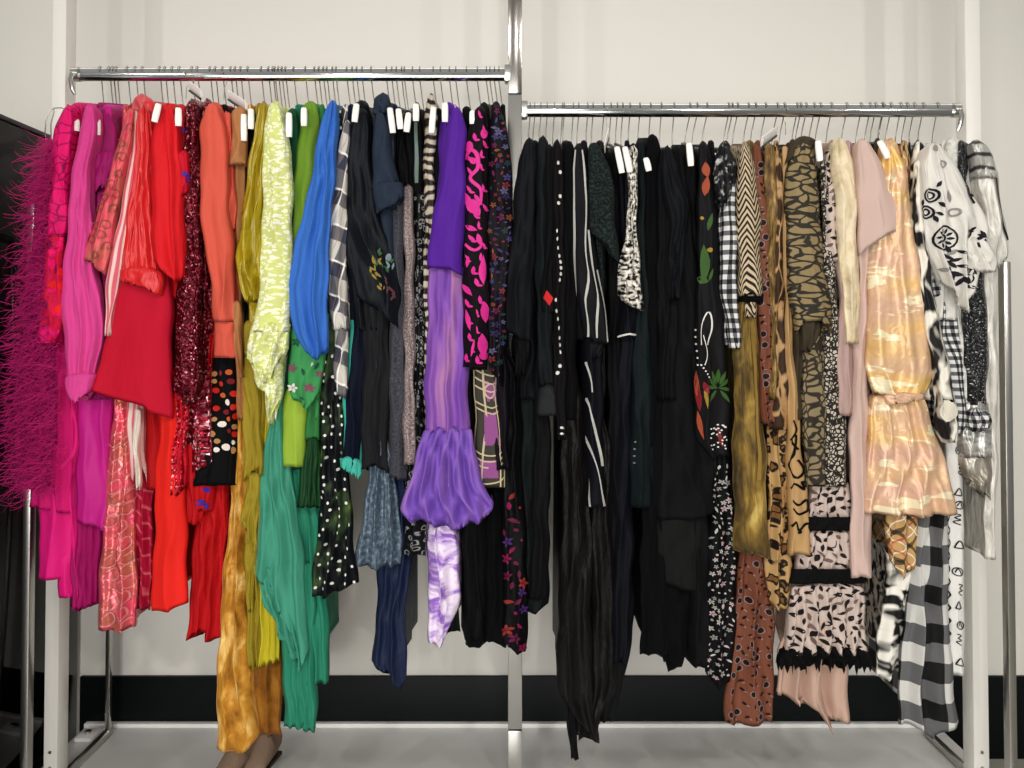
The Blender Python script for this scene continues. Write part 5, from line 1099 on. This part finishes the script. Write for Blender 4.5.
for k, y in enumerate((450, 470, 492, 505, 520, 545, 572, 590, 605, 625, 640, 662)):
    x = 957+(k % 2)*1.5
    if k % 3 == 0: lt += [ringm(x, y, 3.6, .5, asp=1.1), curve([(x-2, y+1), (x, y-3), (x+2, y+2)], .45)]
    elif k % 3 == 1: lt += [curve([(x-2, y-6), (x+2, y-5), (x-1, y-2), (x+2, y), (x-2, y+2), (x+2, y+5)], .5)]
    else: lt += [curve([(x-3, y+3), (x, y-4), (x+3, y+3), (x-3, y+3)], .55)]
lt += [curve([(949, y), (951, y+4), (948.5, y+8)], .7) for y in range(500, 670, 13)]
G('scarf', 'scarf', 'white scarf strip with small doodled black characters at the right end', 944, 'R', [
  ('body', m_ltr, pre(944, 'R', [(420, 944, 964), (520, 947, 964), (600, 948, 965), (676, 949, 965)], 3), 2.5, dict(folds=(.8, .003), wob=.3, marks=[(ink, lt)]))], 'hanger carrying the white doodle scarf')
m_zsv = M('silver_zebra_satin', (186, 184, 176), stripes((62, 60, 60), 34, .3, 1, .03, 12), rough=.3, metal=.25, wr=.6)
m_sat = M('grey_ivory_satin', (206, 202, 192), blotch([(150, 148, 140), (206, 202, 192), (236, 232, 222)], 24, 1.6, .5, .03), rough=.35, metal=.1, wr=.6)
G('shirt', 'shirt', 'silver satin shirt with zebra shoulder, last on the right rail', 978, 'R', [
  ('body', m_sat, [(141, 970, 986), (180, 976, 994), (300, 980, 998), (440, 984, 998), (560, 986, 996)], 3.4, {}),
  ('shoulder', m_zsv, [(140, 970, 984), (155, 970, 992), (178, 976, 998)], 5.1, dict(kind='tube')),
  ('sleeve', m_sat, [(165, 975, 997), (200, 980, 1003), (240, 985, 1009), (262, 986, 1008)], 4.9, dict(kind='tube', hem=[(0, 256), (.6, 268), (1, 252)], folds=(1.5, .005), marks=[(ink, [curve([(996, 178), (1002, 215), (1007, 240)], .8)])]))], None)

# bare hanger arms standing above the clothes (turned on their hooks)
def bare_arm(r, hpx, pts, label):
    X, Z = P(hpx, 80 if r == 'L' else 116, 0); t = empty('clothes_hanger', (float(X), 0, float(Z)-.05), label, 'hanger')
    b = Bld(); b.tube([(0, 0, 0), (0, .002, .03)]+[(0, .0185*math.cos(a), .053+.0185*math.sin(a)) for a in np.linspace(-.9, 2.7, 8)], .0014, 6); b.build('hook', m_chrome2, t)
    q = []
    for px, py, Y in pts:
        x, z = P(px, py, Y); q.append((float(x)-float(X), Y, float(z)-float(Z)+.05))
    b = Bld(); b.tube(q, .010, 10, flat=(.35, 1.3)); b.build('arm', m_tip, t)
    b = Bld(); b.tube([(p[0], p[1]-.003, p[2]-.013) for p in q], .003, 6); b.build('dark_underside', m_wood, t)  # dark strip drawn along the underside of the white arm
bare_arm('L', 224, [(229, 95, -.06), (246, 106, -.17)], 'white hanger arm turned sideways above the camel dress')
bare_arm('L', 186, [(190, 86, -.05), (201, 94, -.12)], 'white hanger arm turned sideways above the burgundy sequin dress')
bare_arm('R', 607, [(608, 133, -.05), (604, 150, -.15)], 'white hanger arm turned sideways left of the black boucle jacket')
bare_arm('R', 786, [(776, 131, -.06), (762, 142, -.17)], 'white hanger arm turned sideways above the brown gold blouse')

# shoes on the platform under the gold velvet trousers
m_shoe = M('taupe_suede', (142, 118, 98), rough=.9, wr=.2); m_tipg = simple('antique_gold', (150, 110, 50), .35, .8); m_sole = simple('dark_sole', (44, 34, 26), .6)
def shoe(px, py_top, Y, rot, label, s=1.0):
    x = float(P(px, 760, Y)[0]); t = empty('shoe', (x, Y, PZ), label, 'shoe', 'taupe suede shoes under the velvet trousers'); t.rotation_euler = (0, 0, rot); t.scale = (.80, .55, .80)
    V = []; Fc = []; nr, nc = 16, 14
    for i in range(nr):
        f = i/(nr-1); y = .12 - .25*f                     # heel to toe
        wdt = .030+.010*math.sin(PI*min(1, f*1.1)) if f < .8 else .038*math.sqrt(max(0, 1-((f-.8)/.2)**2))*.98+.001
        h = (.105-.02*f/.35 if f < .35 else .085*(1-(f-.35)/.65)**1.1+.022)
        if f > .9: h *= (1-(f-.9)*4)
        for j in range(nc):
            a = 2*PI*j/nc; c_, s_ = math.cos(a), math.sin(a)
            V.append((wdt*c_*(1-.25*max(0, s_)), y*s, .010+(h/2+h/2*s_)*1.0))
    for i in range(nr-1):
        for j in range(nc): Fc.append((i*nc+j, i*nc+(j+1) % nc, (i+1)*nc+(j+1) % nc, (i+1)*nc+j))
    Fc.append(list(range(nc))[::-1]); Fc.append([(nr-1)*nc+j for j in range(nc)])
    uv = [(v[0]+v[1], v[2]) for v in V]
    new_mesh('upper', V, Fc, m_shoe, t, uv)
    b = Bld()
    for yy in np.linspace(.11, -.11, 12): b.box(-.030, .030, yy-.011, yy+.011, 0, .012, .003)
    b.build('sole', m_sole, t)
    b = Bld(); b.tube([(-.022, -.118, .022), (0, -.129, .024), (.022, -.118, .022)], .007, 8); b.build('toe_cap', m_tipg, t)
shoe(234, 738, .05, -.35, 'taupe suede shoe with gold toe standing nearest the gold velvet hem')
shoe(263, 738, .09, -.15, 'taupe suede shoe with gold toe standing right of its pair')

# bare wire hanger at the far left
t = empty('clothes_hanger', (float(P(52, 112, -.16)[0]), -.16, float(P(52, 112, -.16)[1])), 'bent wire hanger sticking up above the feather coat at the far left', 'hanger')
def rel(px, py, Y): x, z = P(px, py, Y); return (float(x)-t.location.x, Y+.16, float(z)-t.location.z)
b = Bld(); b.tube([rel(*q) for q in ((47, 142, -.2), (45, 132, -.2), (46, 122, -.19), (50, 112, -.17), (54, 108, -.16), (62, 108, -.12), (70, 112, -.06))], .0014, 6); b.build('front_wire', m_wire, t)
b = Bld(); b.tube([rel(*q) for q in ((51, 140, -.2), (51, 124, -.19), (54, 112, -.17), (54, 108, -.16))], .0014, 6); b.build('side_wire', m_wire, t)
